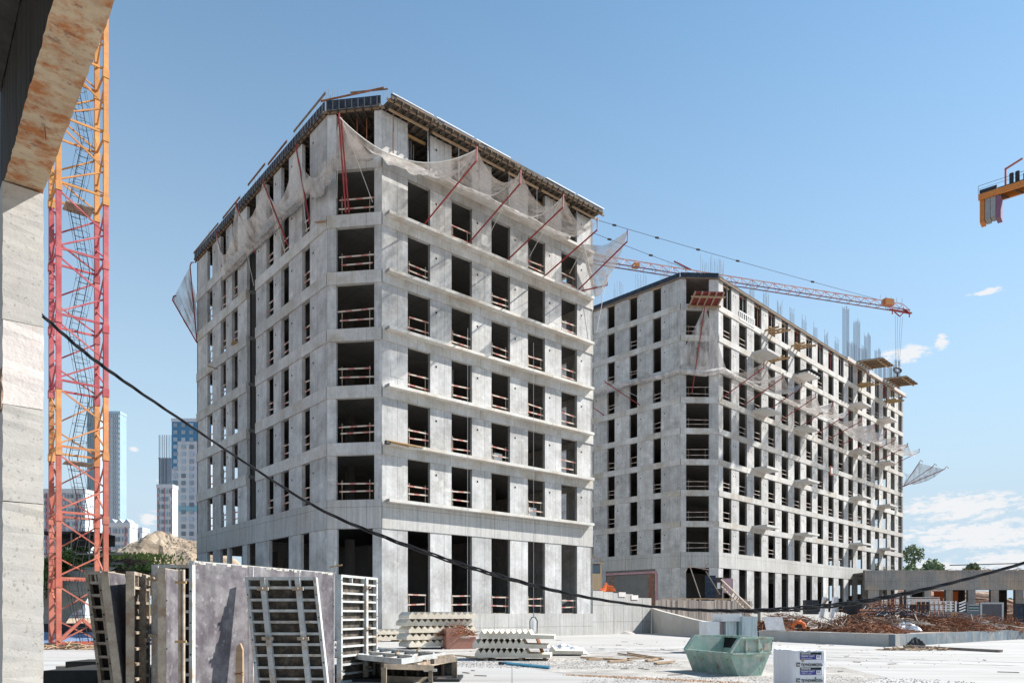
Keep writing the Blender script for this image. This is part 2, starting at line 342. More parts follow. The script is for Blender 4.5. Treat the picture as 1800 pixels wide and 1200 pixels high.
def frame_building(root, pts, walls, levels, gtop, beam_d, floors_top, detail, notch=None):
    """pts: plan corners anticlockwise in local metres; walls: per edge (openings, ground openings, rails, recess)"""
    n = len(pts); T = .22; holes = MB()
    z0 = 1.56
    for i in range(n):
        a = pts[i]; b = pts[(i+1)%n]; ang, L_ = wall_dir(a, b)
        spec = walls[i]; e = Vector((math.cos(ang), math.sin(ang))); nn = Vector((-e.y, e.x))
        dz = .003*(i%2)
        def at(t, y=0): return (a[0]+e.x*t+nn.x*y, a[1]+e.y*t+nn.y*y)
        def piers(ops, za, zb, holes_on=True):
            prev = 0.0
            for (o0, o1) in list(ops) + [(L_, L_)]:
                if o0-prev > .05:
                    q = at(prev); box('pier', C_PIER, root, (q[0], q[1], za), (o0-prev, T, zb-za), ang)
                    if holes_on and spec.get('holes') and prev > .01 and (o0-prev) > .7:
                        c = at(prev+min(.45,(o0-prev)*.3), -.012); zz = za + (zb-za)*.72
                        for k_ in (range(2) if (spec.get('two')) else range(1)):
                            cc = Vector((c[0]+e.x*k_*.5, c[1]+e.y*k_*.5, zz)); m_ = []
                            for s_ in range(8):
                                an = s_*math.pi/4; m_.append(cc + Vector((e.x*math.cos(an), e.y*math.cos(an), math.sin(an)))*.07)
                            o_ = len(holes.v); holes.v += [tuple(v) for v in m_] + [tuple(v+Vector((nn.x,nn.y,0))*.02) for v in m_]
                            holes.f.append(tuple(o_+k for k in range(8)))
                            for k in range(8): holes.f.append((o_+k, o_+8+k, o_+8+(k+1)%8, o_+(k+1)%8))
                prev = o1
        g = spec.get('gops', spec['ops'])
        # plinth, ground piers and the deep band over them
        q = at(0, -.02); box('plinth', C_BAND, root, (q[0], q[1], -.6), (L_, T+.02, .6+z0-dz), ang)
        piers(g, z0, gtop, False)
        q = at(0, -.035); box('ground_band', C_BAND, root, (q[0], q[1], gtop+dz), (L_, T+.035, levels[0]-gtop-dz*2), ang)
        gr = spec.get('grail')
        if gr:
            for (o0, o1) in g: guard_rail(root, at(0), ang, o0, o1, z0, sub=True)
        for k in range(len(levels)-1):
            za = levels[k]; zb = levels[k+1]-beam_d
            piers(spec['ops'], za, zb)
            segs = [(0, L_)] if not spec.get('split') else spec['split']
            for (s0, s1) in segs:
                if k == len(levels)-2: continue
                q = at(s0, -.07); box('floor_beam', C_BEAM, root, (q[0], q[1], zb+dz), (s1-s0, T+.07, beam_d-2*dz), ang)
            if spec.get('ledge'):
                l0, l1, d = spec['ledge']; q = at(l0, -.07-d)
                box('ledge', C_LEDGE, root, (q[0], q[1], za-.17), (l1-l0, d, .18), ang)
            if spec.get('rail') is not None and k < len(levels)-2:
                for (o0, o1) in spec['ops']:
                    if spec.get('split') and abs(o0-spec['split'][0][1]) < .01: continue
                    if rnd.random() < spec['rail']: guard_rail(root, at(0), ang, o0, o1, za, sub=detail)
    if holes.v: holes.build('tie_hole_plug', M_TIE, root, kind='stuff')
    # floor slabs, one per level, set inside the facade walls
    cen = Vector((sum(p[0] for p in pts)/n, sum(p[1] for p in pts)/n))
    def inset(p, k): d = Vector(p)-cen; return cen + d*(1-k/d.length)
    for z in [z0] + levels[:-1]:
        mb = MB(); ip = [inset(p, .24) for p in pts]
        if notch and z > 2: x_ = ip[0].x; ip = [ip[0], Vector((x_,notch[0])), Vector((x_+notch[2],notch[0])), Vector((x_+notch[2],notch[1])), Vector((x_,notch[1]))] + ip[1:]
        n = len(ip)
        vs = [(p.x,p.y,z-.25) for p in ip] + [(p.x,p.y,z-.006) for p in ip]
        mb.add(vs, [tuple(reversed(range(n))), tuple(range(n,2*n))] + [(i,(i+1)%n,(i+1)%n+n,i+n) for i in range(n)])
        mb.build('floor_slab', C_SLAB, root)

def levels_from(z, n): return [z+3.3*k for k in range(n)]

# --- building A
A = thing('unfinished_building', 'nearer raw concrete frame building with red net struts round its top', 'building', (-7.49, 41.4, 0), UA)
AP = [(-2.16,25.7), (-2.16,2.5), (0,0), (17.8,0), (17.8,25.7)]
LA = levels_from(8.13, 8)
def left_ops(px_list, P0, v, L_):   # openings of a left facade read along the wall from its far end
    out = []
    for (xa, xb) in px_list:
        tt = []
        for x in (xa, xb):
            k = (x-CX)/F; tt.append(L_ - (k*P0[1]-P0[0])/(v[0]-k*v[1]))
        out.append((min(tt), max(tt)))
    return sorted(out)
vA = (-math.sin(UA), math.cos(UA)); P0A = (-7.49 + -2.16*math.cos(UA) - 2.5*math.sin(UA), 41.4 + -2.16*math.sin(UA) + 2.5*math.cos(UA))
opsL = left_ops([(530.8,544.7),(494,507.8),(468.3,480.8),(434,450),(407.5,417.8),(387.8,397.2),(364.5,373.3)], P0A, vA, 23.2)
gopsL = left_ops([(528,543.5),(473,507.5),(434,449),(403,426),(387,399),(364.5,374)], P0A, vA, 23.2)
opsR = [(1.755+3.2*i, 3.35+3.2*i) for i in range(5)]
chA = wall_dir(AP[1], AP[2])[1]
slot = max(opsL, key=lambda o: -abs((o[1]-o[0])-1.9)) if False else opsL[3]
walls = [dict(ops=opsL, gops=gopsL, rail=.8, holes=True, split=[(0,slot[0]),(slot[1],23.2)]),
         dict(ops=[(.55,2.85)], gops=[(.62,2.75)], rail=1.0),
         dict(ops=opsR, gops=opsR, rail=.9, grail=True, holes=True, ledge=(.2,17.45,.44)),
         dict(ops=[(2.5,4.0)], gops=[], rail=.0),
         dict(ops=[(16.3,19.2)], rail=.0)]
ny = (25.7-slot[0], 25.7-slot[1])
frame_building(A, AP, walls, LA, 6.46, .72, True, True, notch=(ny[0], ny[1], 1.6))
for y_ in (ny[0]+.01, ny[1]-.21): box('recess_wall', C_SLAB, A, (-1.80, y_, 8.14), (1.5,.2,22.4))
box('recess_wall', C_SLAB, A, (-.28, ny[1], 8.14), (.15, ny[0]-ny[1], 22.4))
# recess lining, inner columns, and core walls added to keep the interior dark
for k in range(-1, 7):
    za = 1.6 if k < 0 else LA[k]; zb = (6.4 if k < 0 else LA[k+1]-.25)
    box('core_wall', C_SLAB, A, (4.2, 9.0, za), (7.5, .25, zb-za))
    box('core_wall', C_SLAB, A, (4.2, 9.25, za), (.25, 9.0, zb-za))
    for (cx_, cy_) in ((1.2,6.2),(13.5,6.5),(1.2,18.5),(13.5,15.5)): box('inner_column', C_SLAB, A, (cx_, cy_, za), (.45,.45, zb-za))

def roof_formwork(root, pts, z, over, panels, props_z, far=False):
    """edge formwork round the roof slab: ribbed panels, timber walers, deck overhang"""
    for i, (a, b) in enumerate(zip(pts[:-1], pts[1:])):
        ang, L_ = wall_dir(a, b); e = Vector((math.cos(ang), math.sin(ang))); nn = Vector((-e.y, e.x)); ov = over[i]
        def at(t, y): return (a[0]+e.x*t+nn.x*y, a[1]+e.y*t+nn.y*y)
        n = max(1, round(L_/3.0)); w = L_/n
        dark = panels[i]
        for k in range(n):
            q = at(k*w+.01, -ov-.06)
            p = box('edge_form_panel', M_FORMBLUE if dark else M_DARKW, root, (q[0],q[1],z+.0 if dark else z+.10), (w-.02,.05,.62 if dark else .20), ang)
            if dark and not far:
                mb = MB()
                for s in range(int(w/.38)+1): mb.box((s*.38+.02,-.05,.02),(s*.38+.08,0,.53))
                mb.box((0,-.06,.0),(w-.02,0,.04)); mb.build('rib', M_RIB, p)
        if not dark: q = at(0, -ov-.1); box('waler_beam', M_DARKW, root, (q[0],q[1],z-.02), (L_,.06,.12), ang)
        q = at(-.2, -ov-.02); box('waler_beam', M_OLDT, root, (q[0],q[1],z-.10), (L_+.4,.10,.11), ang)
        # deck with its joists below
        q = at(.02, -ov); box('deck_sheet', M_PLYD, root, (q[0],q[1],z+.06+.004*i), (L_-.04, 3.2+ov, .03), ang)
        mb = MB(); s = .2
        while s < L_-.1:
            mb.box((s,-.2,.0),(s+.08,3.0+ov,.16)); s += .5
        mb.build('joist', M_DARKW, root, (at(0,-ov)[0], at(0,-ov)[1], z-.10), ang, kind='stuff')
roof_pts = [AP[0], AP[1], AP[2], AP[3]]
ZR = LA[7]-.62
roof_formwork(A, roof_pts, ZR, [.12,.12,.95], [True,True,False], 0)
MB().add([(p[0]*.99+.1,p[1]*.99+.1,ZR+.12) for p in AP]+[(p[0]*.99+.1,p[1]*.99+.1,ZR+.28) for p in AP], [(4,3,2,1,0),(5,6,7,8,9)]+[(i,(i+1)%5,(i+1)%5+5,i+5) for i in range(5)]).build('roof_slab', C_SLAB, A)
for k_ in range(6):
    if k_ != 3: box('edge_sheet', M_SKYWHITE, A, (.1+3.0*k_,-1.06,ZR+.31+.02*(k_%2)), (2.8,.03,.04))
# overhang bearers and props along the right facade's top storey
for k, t in enumerate([.5,2.1,2.9,3.7,5.2,5.9,6.8,8.5,9.3,10.2,11.8,12.4,13.4,14.9,15.7,16.6]):
    yy = -.42 if k % 2 == 0 else .55
    MB().tube([(t,yy,LA[6]+.02),(t,yy,LA[6]+1.5)], .035, 6).tube([(t,yy,LA[6]+1.5),(t,yy,ZR-.08)], .024, 6).build('steel_prop', M_PROP if k%3 else M_RUST, A)
for k in range(6):
    MB().bar((.2+3.0*k,-.45,ZR-.22),(2.9+3.0*k,-.45,ZR-.22),.08,.12).build('bearer_beam', M_TIMBER, A)
    MB().bar((.6+3.0*k,.6,ZR-.36),(3.4+3.0*k,.6,ZR-.33),.09,.16).build('bearer_beam', M_TIMBERY, A)
for (x_, y_) in ((-1.2,2.2),(-.7,1.6),(-.3,1.2)):
    MB().tube([(x_,y_,LA[6]),(x_,y_,ZR-.1)], .035, 6).build('steel_prop', M_RUST, A)
for k in range(12):     # joist ends and loose boards under the top deck, seen through the corner opening
    MB().bar((-1.9+.1*k,2.6+.5*k,ZR-.35),(1.2+.3*k,5.5+.55*k,ZR-.32),.07,.14).build('bearer_beam', M_TIMBER, A)
# guard boards on top of the parapet
MB().bar((-2.35,2.9,ZR+.85),(-.1,-.4,ZR+.9),.05,.09).build('edge_board', M_RUST, A)
MB().bar((-1.3,1.3,ZR+.98),(.2,-.35,ZR+1.0),.05,.07).build('edge_board', M_OLDT, A)
for (y0_, y1_, dz_) in ((2.2,6.5,.95),(7.5,10.5,.8),(11,14,1.0),(15.5,19.0,.75),(20,25.8,.7)):
    MB().bar((-2.4,y0_,ZR+dz_),(-2.4,y1_,ZR+dz_-.08),.05,.13).build('edge_board', M_RUST if int(y0_)%2 else M_OLDT, A)
for (t0_, t1_) in ((.3,3.1),(3.6,6.4),(6.9,9.5)):
    MB().bar((t0_,-1.10,ZR+.12),(t1_,-1.10,ZR+.15),.04,.08).build('edge_board', M_OLDT, A)
def starter_bars(root, spots, z, m=M_REBAR, hmin=.7, hmax=1.4, r=.013):
    mb = MB()
    for (x0, y0, x1, y1, n) in spots:
        for k in range(n):
            f = k/max(1,n-1); X = x0+(x1-x0)*f+rnd.uniform(-.03,.03); Y = y0+(y1-y0)*f+rnd.uniform(-.03,.03); h = rnd.uniform(hmin,hmax)
            mb.tube([(X,Y,z),(X+rnd.uniform(-.05,.05),Y+rnd.uniform(-.05,.05),z+h)], r, 3)
    return mb.build('starter_bars', m, root, kind='stuff')
sp_ = []
for t in (0.2,3.4,6.6,9.8,13.0,16.0): sp_.append((t,.15,t+1.5,.15,10)); sp_.append((t,.3,t+1.5,.3,7))
for y in (2.6,6.0,9.2,12.6,15.8,19.2,22.5): sp_.append((-2.0,y,-2.0,y+1.6,9))
sp_ += [(-2.0,2.4,-1.5,1.8,6),(-.6,.7,-.1,.1,6)]
starter_bars(A, sp_, ZR+.2)
# small site clutter fixed to A
MB().bar((-.12,-.6,11.30),(.2,-.55,11.28),.18,.16).build('timber_bracket', M_DARK, A)
for k in range(3): MB().bar((-.1,-.52-.06*k,11.35+.02*k),(1.5+.5*k,-.46-.05*k,11.28+.05*k),.10,.05).build('bracket_board', M_TIMBERY, A)
MB().bar((-2.35,3.6,LA[5]+.05),(-2.3,2.4,LA[5]-.35),.16,.06).build('edge_board', M_TIMBER, A)
MB().bar((-2.5,16.3,LA[4]-.1),(-2.2,17.5,LA[4]+.1),.3,.10).build('edge_board', M_TIMBERY, A)
MB().bar((-2.9,20.9,LA[4]-.75),(-1.6,20.8,LA[4]-.95),.10,.06).build('edge_board', M_TIMBER, A)
# steel ties seen inside the ground floor openings
MB().bar((13.7,.8,2.1),(15.7,.8,2.5),.3,.3).bar((13.7,.9,1.8),(15.7,.9,1.8),.1,.1).build('steel_beam', M_GALV, A)

for (t_, lv, kind_) in ((2.4,6,0),(5.6,5,1),(8.9,6,1),(12.2,5,0),(15.3,4,2),(9.0,1,2),(12.1,0,2),(15.3,1,1),(5.4,2,0),(2.2,3,1)):
    z_ = LA[lv]
    if kind_ == 0:
        for k in range(3): MB().tube([(t_+.3*k,.9+.2*k,z_),(t_+.3*k,.9+.2*k,z_+2.5)], .03, 5).build('steel_prop', M_PROP, A)
    elif kind_ == 1: MB().bar((t_-.3,.6,z_+.02),(t_+.5,1.6,z_+1.5),.16,.04).build('leaning_board', M_BOARD, A)
    else: MB().box((t_-.2,.5,z_),(t_+.5,1.2,z_+.75)).build('material_pack', M_WHITE, A)
for (a_, b_, lv) in ((3.9,4.7,6),(7.3,7.9,5),(10.3,11.2,5),(13.4,14.3,4),(.6,1.5,2)):
    MB().box((a_,-.012,LA[lv]+.6),(b_,.0,LA[lv]+1.3)).build('mortar_patch', C_PLAT, A)
# --- building B
B = thing('unfinished_building', 'farther, longer raw concrete building with pale slabs jutting from its sunlit side', 'building', (22.07, 76.9, 0), UB)
BP = [(-3.08,26.75), (-3.08,2.75), (0,0), (59.2,0), (59.2,26.75)]
LB = levels_from(8.13, 10)
opsBR = [(.95+3.5*i, 2.75+3.5*i) for i in range(17)]
# far end of the left facade is t=0; opening nearest the chamfer 2.43..3.47 m from it
opsBL = sorted([(24-(3.47+3.15*i), 24-(2.43+3.15*i)) for i in range(7)])
wallsB = [dict(ops=opsBL, gops=[(14,20.8)], rail=.6, holes=True),
          dict(ops=[(.62,3.1)], gops=[(.62,3.1)], rail=1.0),
          dict(ops=opsBR, gops=opsBR, rail=.62, holes=True, two=True),
          dict(ops=[(2+4*i,4.3+4*i) for i in range(6)], rail=.0),
          dict(ops=[(6,9),(50,52),(56,58.5)], rail=0)]
frame_building(B, BP, wallsB, LB, 6.46, .62, True, False)
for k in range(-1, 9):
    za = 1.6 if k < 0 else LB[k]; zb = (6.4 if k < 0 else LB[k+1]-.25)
    for xx in (5, 17, 29, 38): box('core_wall', C_SLAB, B, (xx, 7.0, za), (9.0,.25, zb-za))  # core walls added to darken the floors behind the openings
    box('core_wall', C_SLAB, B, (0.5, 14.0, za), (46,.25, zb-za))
ZRB = LB[9]-.5
for i,(a,b) in enumerate(((BP[0],BP[1]),(BP[1],BP[2]),(BP[2],BP[3]))):
    ang, L_ = wall_dir(a,b); e = Vector((math.cos(ang), math.sin(ang))); nn = Vector((-e.y,e.x))
    L2_ = L_ if i < 2 else 36.0
    for k in range(max(1,round(L2_/3))):
        w = L2_/max(1,round(L2_/3)); q = (a[0]+e.x*(k*w)-nn.x*.12, a[1]+e.y*(k*w)-nn.y*.12)
        box('edge_form_panel', M_FORMBLUE if i<2 else M_DARKW, B, (q[0],q[1],ZRB+.02), (w-.02,.07,.5 if i<2 else .22), ang)
    if i == 2:
        for (s0,s1) in ((35.2,42.6),(43.6,50.2),(51.0,59.9)):
            box('parapet_beam', C_PLAT, B, (s0,-.2,ZRB-.1), (s1-s0,.3,.62))
            MB().bar((s0,-.3,ZRB-.16),(s1,-.3,ZRB-.16),.1,.1).build('waler_beam', M_RUST, B)
    q = (a[0]-nn.x*.18, a[1]-nn.y*.18); box('waler_beam', M_OLDT, B, (q[0],q[1],ZRB-.14), (L2_,.08,.13), ang)
MB().add([(p[0]*.99+.1,p[1]*.98+.1,ZRB+.02) for p in BP]+[(p[0]*.99+.1,p[1]*.98+.1,ZRB+.2) for p in BP], [(4,3,2,1,0),(5,6,7,8,9)]+[(i,(i+1)%5,(i+1)%5+5,i+5) for i in range(5)]).build('roof_slab', C_SLAB, B)
for i in range(17):         # red props and joists in the top storey
    o0 = .95+3.5*i
    for q in (.35,1.2): MB().tube([(o0+q,.2,LB[8]),(o0+q,.2,ZRB-.1)], .045, 5).build('steel_prop', M_RED if (i+int(q))%3==0 else M_PROP, B)
    MB().bar((o0,.28,ZRB-.28),(o0+1.8,.28,ZRB-.28),.1,.15).build('bearer_beam', M_RUST if i%2 else M_TIMBER, B)
for i in range(3): MB().bar((-3.2,4.9+3.15*i+.2,ZRB-.3),(-3.2,6.3+3.15*i,ZRB-.26),.12,.14).build('bearer_beam', M_TIMBER, B)
sp_ = []
for t in (0.0,7.0,10.5,14.,17.5,21.,24.5,28.,31.5): sp_.append((t,.15,t+1.3,.15,8))
for y in (4.,7.2,10.4,13.5): sp_.append((-2.9,y,-2.9,y+1.4,8))
sp_.append((-1.6,1.2,-.2,.2,9))
starter_bars(B, sp_, ZRB+.2, hmin=1.3, hmax=2.3, r=.018)
def cage(root, x, y, z, w, h, n, r=.02, m=M_REBAR):
    mb = MB()
    for k in range(n): mb.tube([(x+w*k/(n-1),y,z),(x+w*k/(n-1),y,z+h*rnd.uniform(.9,1.0))], r, 3); mb.tube([(x+w*k/(n-1),y+.5,z),(x+w*k/(n-1),y+.5,z+h*rnd.uniform(.9,1.0))], r, 3)
    zz = .3
    while zz < h*.9:
        mb.tube([(x,y,z+zz),(x+w,y,z+zz)], r*.6, 3); zz += .33
    return mb.build('column_cage', m, root, label=None)
for (t,w,h,n) in ((36.2,1.1,8.2,7),(40.3,1.2,7.4,7),(42.2,2.4,4.0,9),(44.6,1.2,6.6,7),(49.0,1.1,5.4,6),(53.2,2.2,3.6,8),(55.8,1.0,4.6,6),(38,2,3.5,8),(51.2,1,3.2,6),(58.2,1.0,6.0,6)):
    cage(B, t, .4, ZRB+.2, w, h, n)
# pale precast landing slabs jutting out of the sunlit side
for t in (7.4, 18.3, 36.3, 47.4):
    for k in (1, 3, 5, 7):
        o = MB().box((0,-1.8,-.12),(3.3,.1,.12)).build('landing_slab', C_PLAT, B, (t, -.04, LB[k]+.02), 0)
# ribbed guard panel on the beam
p = MB().box((4.4,-.12,0),(7.9,-.06,.08)).box((4.4,-.12,.9),(7.9,-.06,.98)).build('guard_panel', M_WHITE, B, (0,0,LB[8]-.3))
for k in range(9): MB().box((4.4+k*.425,-.12,.08),(4.5+k*.425,-.06,.9)).build('slat', M_WHITE, p, (0,0,0))
MB().box((29.2,-.15,0),(30.4,-.05,1.2)).build('hatch_frame', M_BRICK, B, (0,0,LB[4]-1.0))
MB().box((29.45,-.17,.2),(30.15,-.14,1.0)).build('hatch_panel', M_WHITE, B, (0,0,LB[4]-1.0))
# brick infill beside the blank left bay of the ground floor
br = MB().box((-3.0,0,0),(-2.9,6.8,4.9)).build('infill_wall', C_SLAB, B, (0,5.9,1.56))
bm_ = MB().box((0,0,0),(.25,.08,.11)).mesh('brick'); bm_.materials.append(M_BRICK)
for r_ in range(24):
    for c_ in range(3):
        link('brick', bm_, br, (-3.02, .05+c_*.28+(.14 if r_%2 else 0), .1+r_*.19), R(90))
        if r_ % 2: link('brick', bm_, br, (-3.02, 5.6+c_*.28, .1+r_*.19), R(90))
MB().box((-3.14,5.7,6.0),(-3.11,12.9,6.22)).box((-3.14,5.6,1.6),(-3.11,5.82,6.0)).build('pink_paint_strip', mat('pink_wash', (.42,.24,.26), .9, .2, 2), B)

# --- platforms that hang on building B (things of their own)
def timber_platform(label, loc, rz, w, d, mdeck=M_DARK, tilt=0, grp=None, mj=M_TIMBER):
    t = thing('hanging_platform', label, 'platform', loc, (tilt, 0, rz), grp)
    MB().box((0,-d,0),(w,0,.06)).build('deck', mdeck, t)
    n = 5
    for k in range(n): MB().box((w*k/(n-1)-.06,-d-.1,-.2),(w*k/(n-1)+.06,.1,0)).build('joist', mj, t)
    for yy in (-d*.85,-d*.2): MB().box((-.3,yy,-.36),(w+.3,yy+.12,-.2)).build('bearer', mj, t)
    return t
def onB(x, y, z): return B.matrix_basis @ Vector((x, y, z)) if False else Vector((22.07+math.cos(UB)*x-math.sin(UB)*y, 76.9+math.sin(UB)*x+math.cos(UB)*y, z))
def onA(x, y, z): return Vector((-7.49+math.cos(UA)*x-math.sin(UA)*y, 41.4+math.sin(UA)*x+math.cos(UA)*y, z))
ch_ang = UB + wall_dir(BP[1], BP[2])[0]
timber_platform('maroon underside timber platform tilted out of the corner opening of the farther building', onB(-2.65,2.0,LB[8]-.35), ch_ang, 3.0, 2.3, mat('maroon_sheet', (.22,.045,.05), .6, .2, 2), R(-14), None, M_TIMBER)
timber_platform('dark decked timber platform hanging at the roof edge, nearer of two beside the tall rebar', onB(38.6,-.3,LB[9]+.1), UB, 4.2, 3.4, M_DARK, R(6), 'dark platforms at roof edge')
timber_platform('dark decked timber platform hanging at the roof edge, the one nearest the far end', onB(49.6,-.3,LB[9]+.1), UB, 5.0, 3.2, M_DARK, R(6), 'dark platforms at roof edge')
timber_platform('pile of black sheets on a landing slab high on the sunlit side', onB(18.4,-.2,LB[7]+.42), UB, 3.2, 1.8, M_DARK, 0, None, M_DARK)
for (x_, lv, lab) in ((10.6,8,'loose yellow beams poking out under the roof beside the ribbed guard panel'),(10.4,7,'yellow beams resting on the topmost landing slab nearest the corner'),(17.6,8,'yellow beams poking out of a top opening above the black sheets'),
                      (39.2,8,'yellow beams poking out below the nearer dark roof platform'),(50.6,8,'yellow beams poking out below the farther dark roof platform')):
    t = thing('timber_beams', lab, 'timber beams', onB(x_, 0, LB[lv]+.15), UB)
    for k in range(3): MB().bar((k*.9,.8,.05*k),(k*.9+.3,-1.6-.3*k,.1),.14,.2).build('beam', M_TIMBERY, t)
    MB().bar((-.3,-.6,.2),(2.6,-.8,.25),.2,.1).build('beam', M_TIMBERY, t)

# --- safety nets
def sag(a, b, s, n=8):
    a = Vector(a); b = Vector(b); return [a.lerp(b, i/n) - Vector((0,0,s*4*(i/n)*(1-i/n))) for i in range(n+1)]
def net_surface(topcurve, bottomcurve, folds=.12, nv=7, bag=.35):
    n = len(topcurve)-1; mb = MB()
    def fn(a, b):
        f = a*n; i = min(int(f), n-1); g = f-i
        t = topcurve[i].lerp(topcurve[i+1], g); q = bottomcurve[i].lerp(bottomcurve[i+1], g)
        p = t.lerp(q, b); w = math.sin(b*math.pi)
        p = p + Vector((math.sin(a*31+b*3)*folds*w, math.cos(a*23)*folds*w, -bag*w + folds*.6*math.sin(a*47+b*9)*w))
        return p
    mb.grid(fn, n*3, nv); return mb
def nett(label, root_pt, struts, edges, m, hook=.75, r=.05, sagv=1.0, wall=None, ropes=True, red=M_RED, group=None, fringe=True):
    """struts: list of (base, tip) world points; wall: list of points on the building the inner edge is tied to"""
    t = thing('safety_net', label, 'safety net', root_pt, 0, group); o = Vector(root_pt)
    tips = []
    for (b, e) in struts:
        b = Vector(b); e = Vector(e)
        MB().tube([b-o, e-o, e+Vector((0,0,hook))-o], r, 6).build('strut', red, t)
        tips.append(e+Vector((0,0,hook*.9)))
    if ropes:
        for k,(b, e) in enumerate(struts):
            if wall: MB().tube([tips[k]-o, wall[min(k, len(wall)-1)]+Vector((0,0,-2.6))-o], .016, 4).build('rope', M_ROPE, t)
    top = []; bot = []
    for k in range(len(tips)-1):
        c = sag(tips[k], tips[k+1], sagv*rnd.uniform(.8,1.25)); w = [wall[k].lerp(wall[k+1], i/8)+Vector((0,0,-.15*math.sin(i/8*math.pi))) for i in range(9)]
        top += c if k == 0 else c[1:]; bot += w if k == 0 else w[1:]
    net_surface([p-o for p in top], [p-o for p in bot]).build('netting', m, t, smooth=True)
    if fringe:   # the bundled hem tied along the building
        MB().tube([p-o+Vector((0,0,rnd.uniform(-.05,.05))) for p in bot], .13, 6).build('gathered_hem', m, t, smooth=True)
    return t
def solve_strut(base_w, tipx, tipy, nrm):
    """tip = base + outward*d + up*h, found from the direction in which it is seen"""
    k = (tipx-CX)/F; b = base_w
    d = (k*b.y - b.x)/(nrm[0]-k*nrm[1]); Y = b.y+nrm[1]*d
    return Vector((b.x+nrm[0]*d, Y, EYE+(HY-tipy)/F*Y))
nA = (math.sin(UA), -math.cos(UA)); uA = (math.cos(UA), math.sin(UA))
def wallA_t(x):
    k = (x-CX)/F; return (k*41.4+7.49)/(uA[0]-k*uA[1])
st = []; wl = []
for (bx, by, tx, ty) in ((745,393,838,282),(820,430,915,322),(885,462,990,364),(950,490,1050,404)):
    t = wallA_t(bx); b = onA(t, -.1, 0); b.z = EYE+(HY-by)/F*b.y
    e = solve_strut(b, tx, ty, nA); st.append((b, e))
W8 = LA[6]+.12
wl = [onA(t,-.55,W8) for t in (3.6,7.4,11.0,14.8)]
nett('white net on four red struts along the sunlit side of the nearer building', onA(8,0,LA[5]), st, None, M_NET, wall=wl, sagv=1.25)
# last strut, past the corner
t = wallA_t(1010); b = onA(t,-.1,0); b.z = EYE+(HY-514)/F*b.y
e2 = solve_strut(b, 1103, 424, nA)
nett('torn white net blowing past the right corner of the nearer building', onA(17,0,LA[5]), [(b,e2),(b+Vector((.5,.4,.3)), onA(18.4,-.9,LA[5]+1.0))], None, M_NET, wall=[onA(16.2,-.5,W8), onA(17.9,-.3,LA[5]+.2)], sagv=.5)
# across the chamfer
bA = px(608,374,41.5); eA = px(596,212,39.7)
nett('white net slung from paired red struts across the cut corner of the nearer building', px(620,380,41.4), [(bA,eA),(bA+Vector((.18,0,0)), eA+Vector((.12,.05,-.2)))], None, M_NETB, wall=[px(592,270,41.7), px(655,276,41.3)], sagv=.1, hook=.4)
net_obj = thing('safety_net', 'long sagging net swag from the cut corner to the first strut of the sunlit side', 'safety net', onA(0,0,LA[6]))
o_ = onA(0,0,LA[6]); c1 = sag(eA+Vector((0,0,.2)), st[0][1]+Vector((0,0,.6)), 1.5, 16); w1 = [px(588,296,41.3)]+[onA(.0+i*3.6/15,-.6 ,W8-.35) for i in range(16)]
net_surface([p-o_ for p in c1], [p-o_ for p in w1], .1, 8, .5).build('netting', M_NET, net_obj, smooth=True)
MB().tube([p-o_ for p in c1], .03, 5).build('edge_rope', M_ROPE, net_obj)
# along the shaded left side
stL = []
for (bx, by, tx, ty) in ((545,396,521,262),(507,433,463,322),(450,446,415,362),(395,470,380,412)):
    k = (bx-CX)/F; s_ = (k*P0A[1]-P0A[0])/(vA[0]-k*vA[1]); b = Vector((P0A[0]+vA[0]*s_, P0A[1]+vA[1]*s_, 0)); b.z = EYE+(HY-by)/F*b.y
    stL.append((b, solve_strut(b, tx, ty, (-uA[0], -uA[1]))))
wL = []
for (b, e) in stL: wL.append(Vector((b.x-uA[0]*.15, b.y-uA[1]*.15, LA[6]-1.1)))
nett('grey draped net on steep red struts along the shaded side of the nearer building', stL[1][0], stL, None, M_NETB, wall=wL, sagv=2.2, hook=.25, red=M_RED)
o_ = onA(-2.3,3,LA[6]); no2 = thing('safety_net', 'bunched grey net hanging between the shaded side and the cut corner', 'safety net', o_)
c1 = sag(stL[0][1], eA, 2.4, 12); w1 = [wL[0].lerp(px(588,300,41.3), i/12)-Vector((0,0,.6*math.sin(i/12*math.pi))) for i in range(13)]
net_surface([p-o_ for p in c1], [p-o_ for p in w1], .12, 8, .6).build('netting', M_NETB, no2, smooth=True)
# flap at the far left corner
f0 = onA(-2.2,25.6,LA[4]+3.5); tips = [px(303,527,57.5), px(334,468,58.5)]
nf = thing('safety_net', 'pale net flap on two bent bars left of the nearer building', 'safety net', f0)
for q in tips: MB().tube([Vector((0,0,-1.0)), q-f0, q-f0+Vector((.1,0,.3)), q-f0+Vector((.3,0,.32))], .05, 5).build('strut', M_RED, nf)
net_surface([tips[0].lerp(tips[1], i/6)-f0 for i in range(7)], [Vector((0,0,-.9+2.6*i/6)) for i in range(7)], .15, 8, .3).build('netting', M_NET, nf, smooth=True)

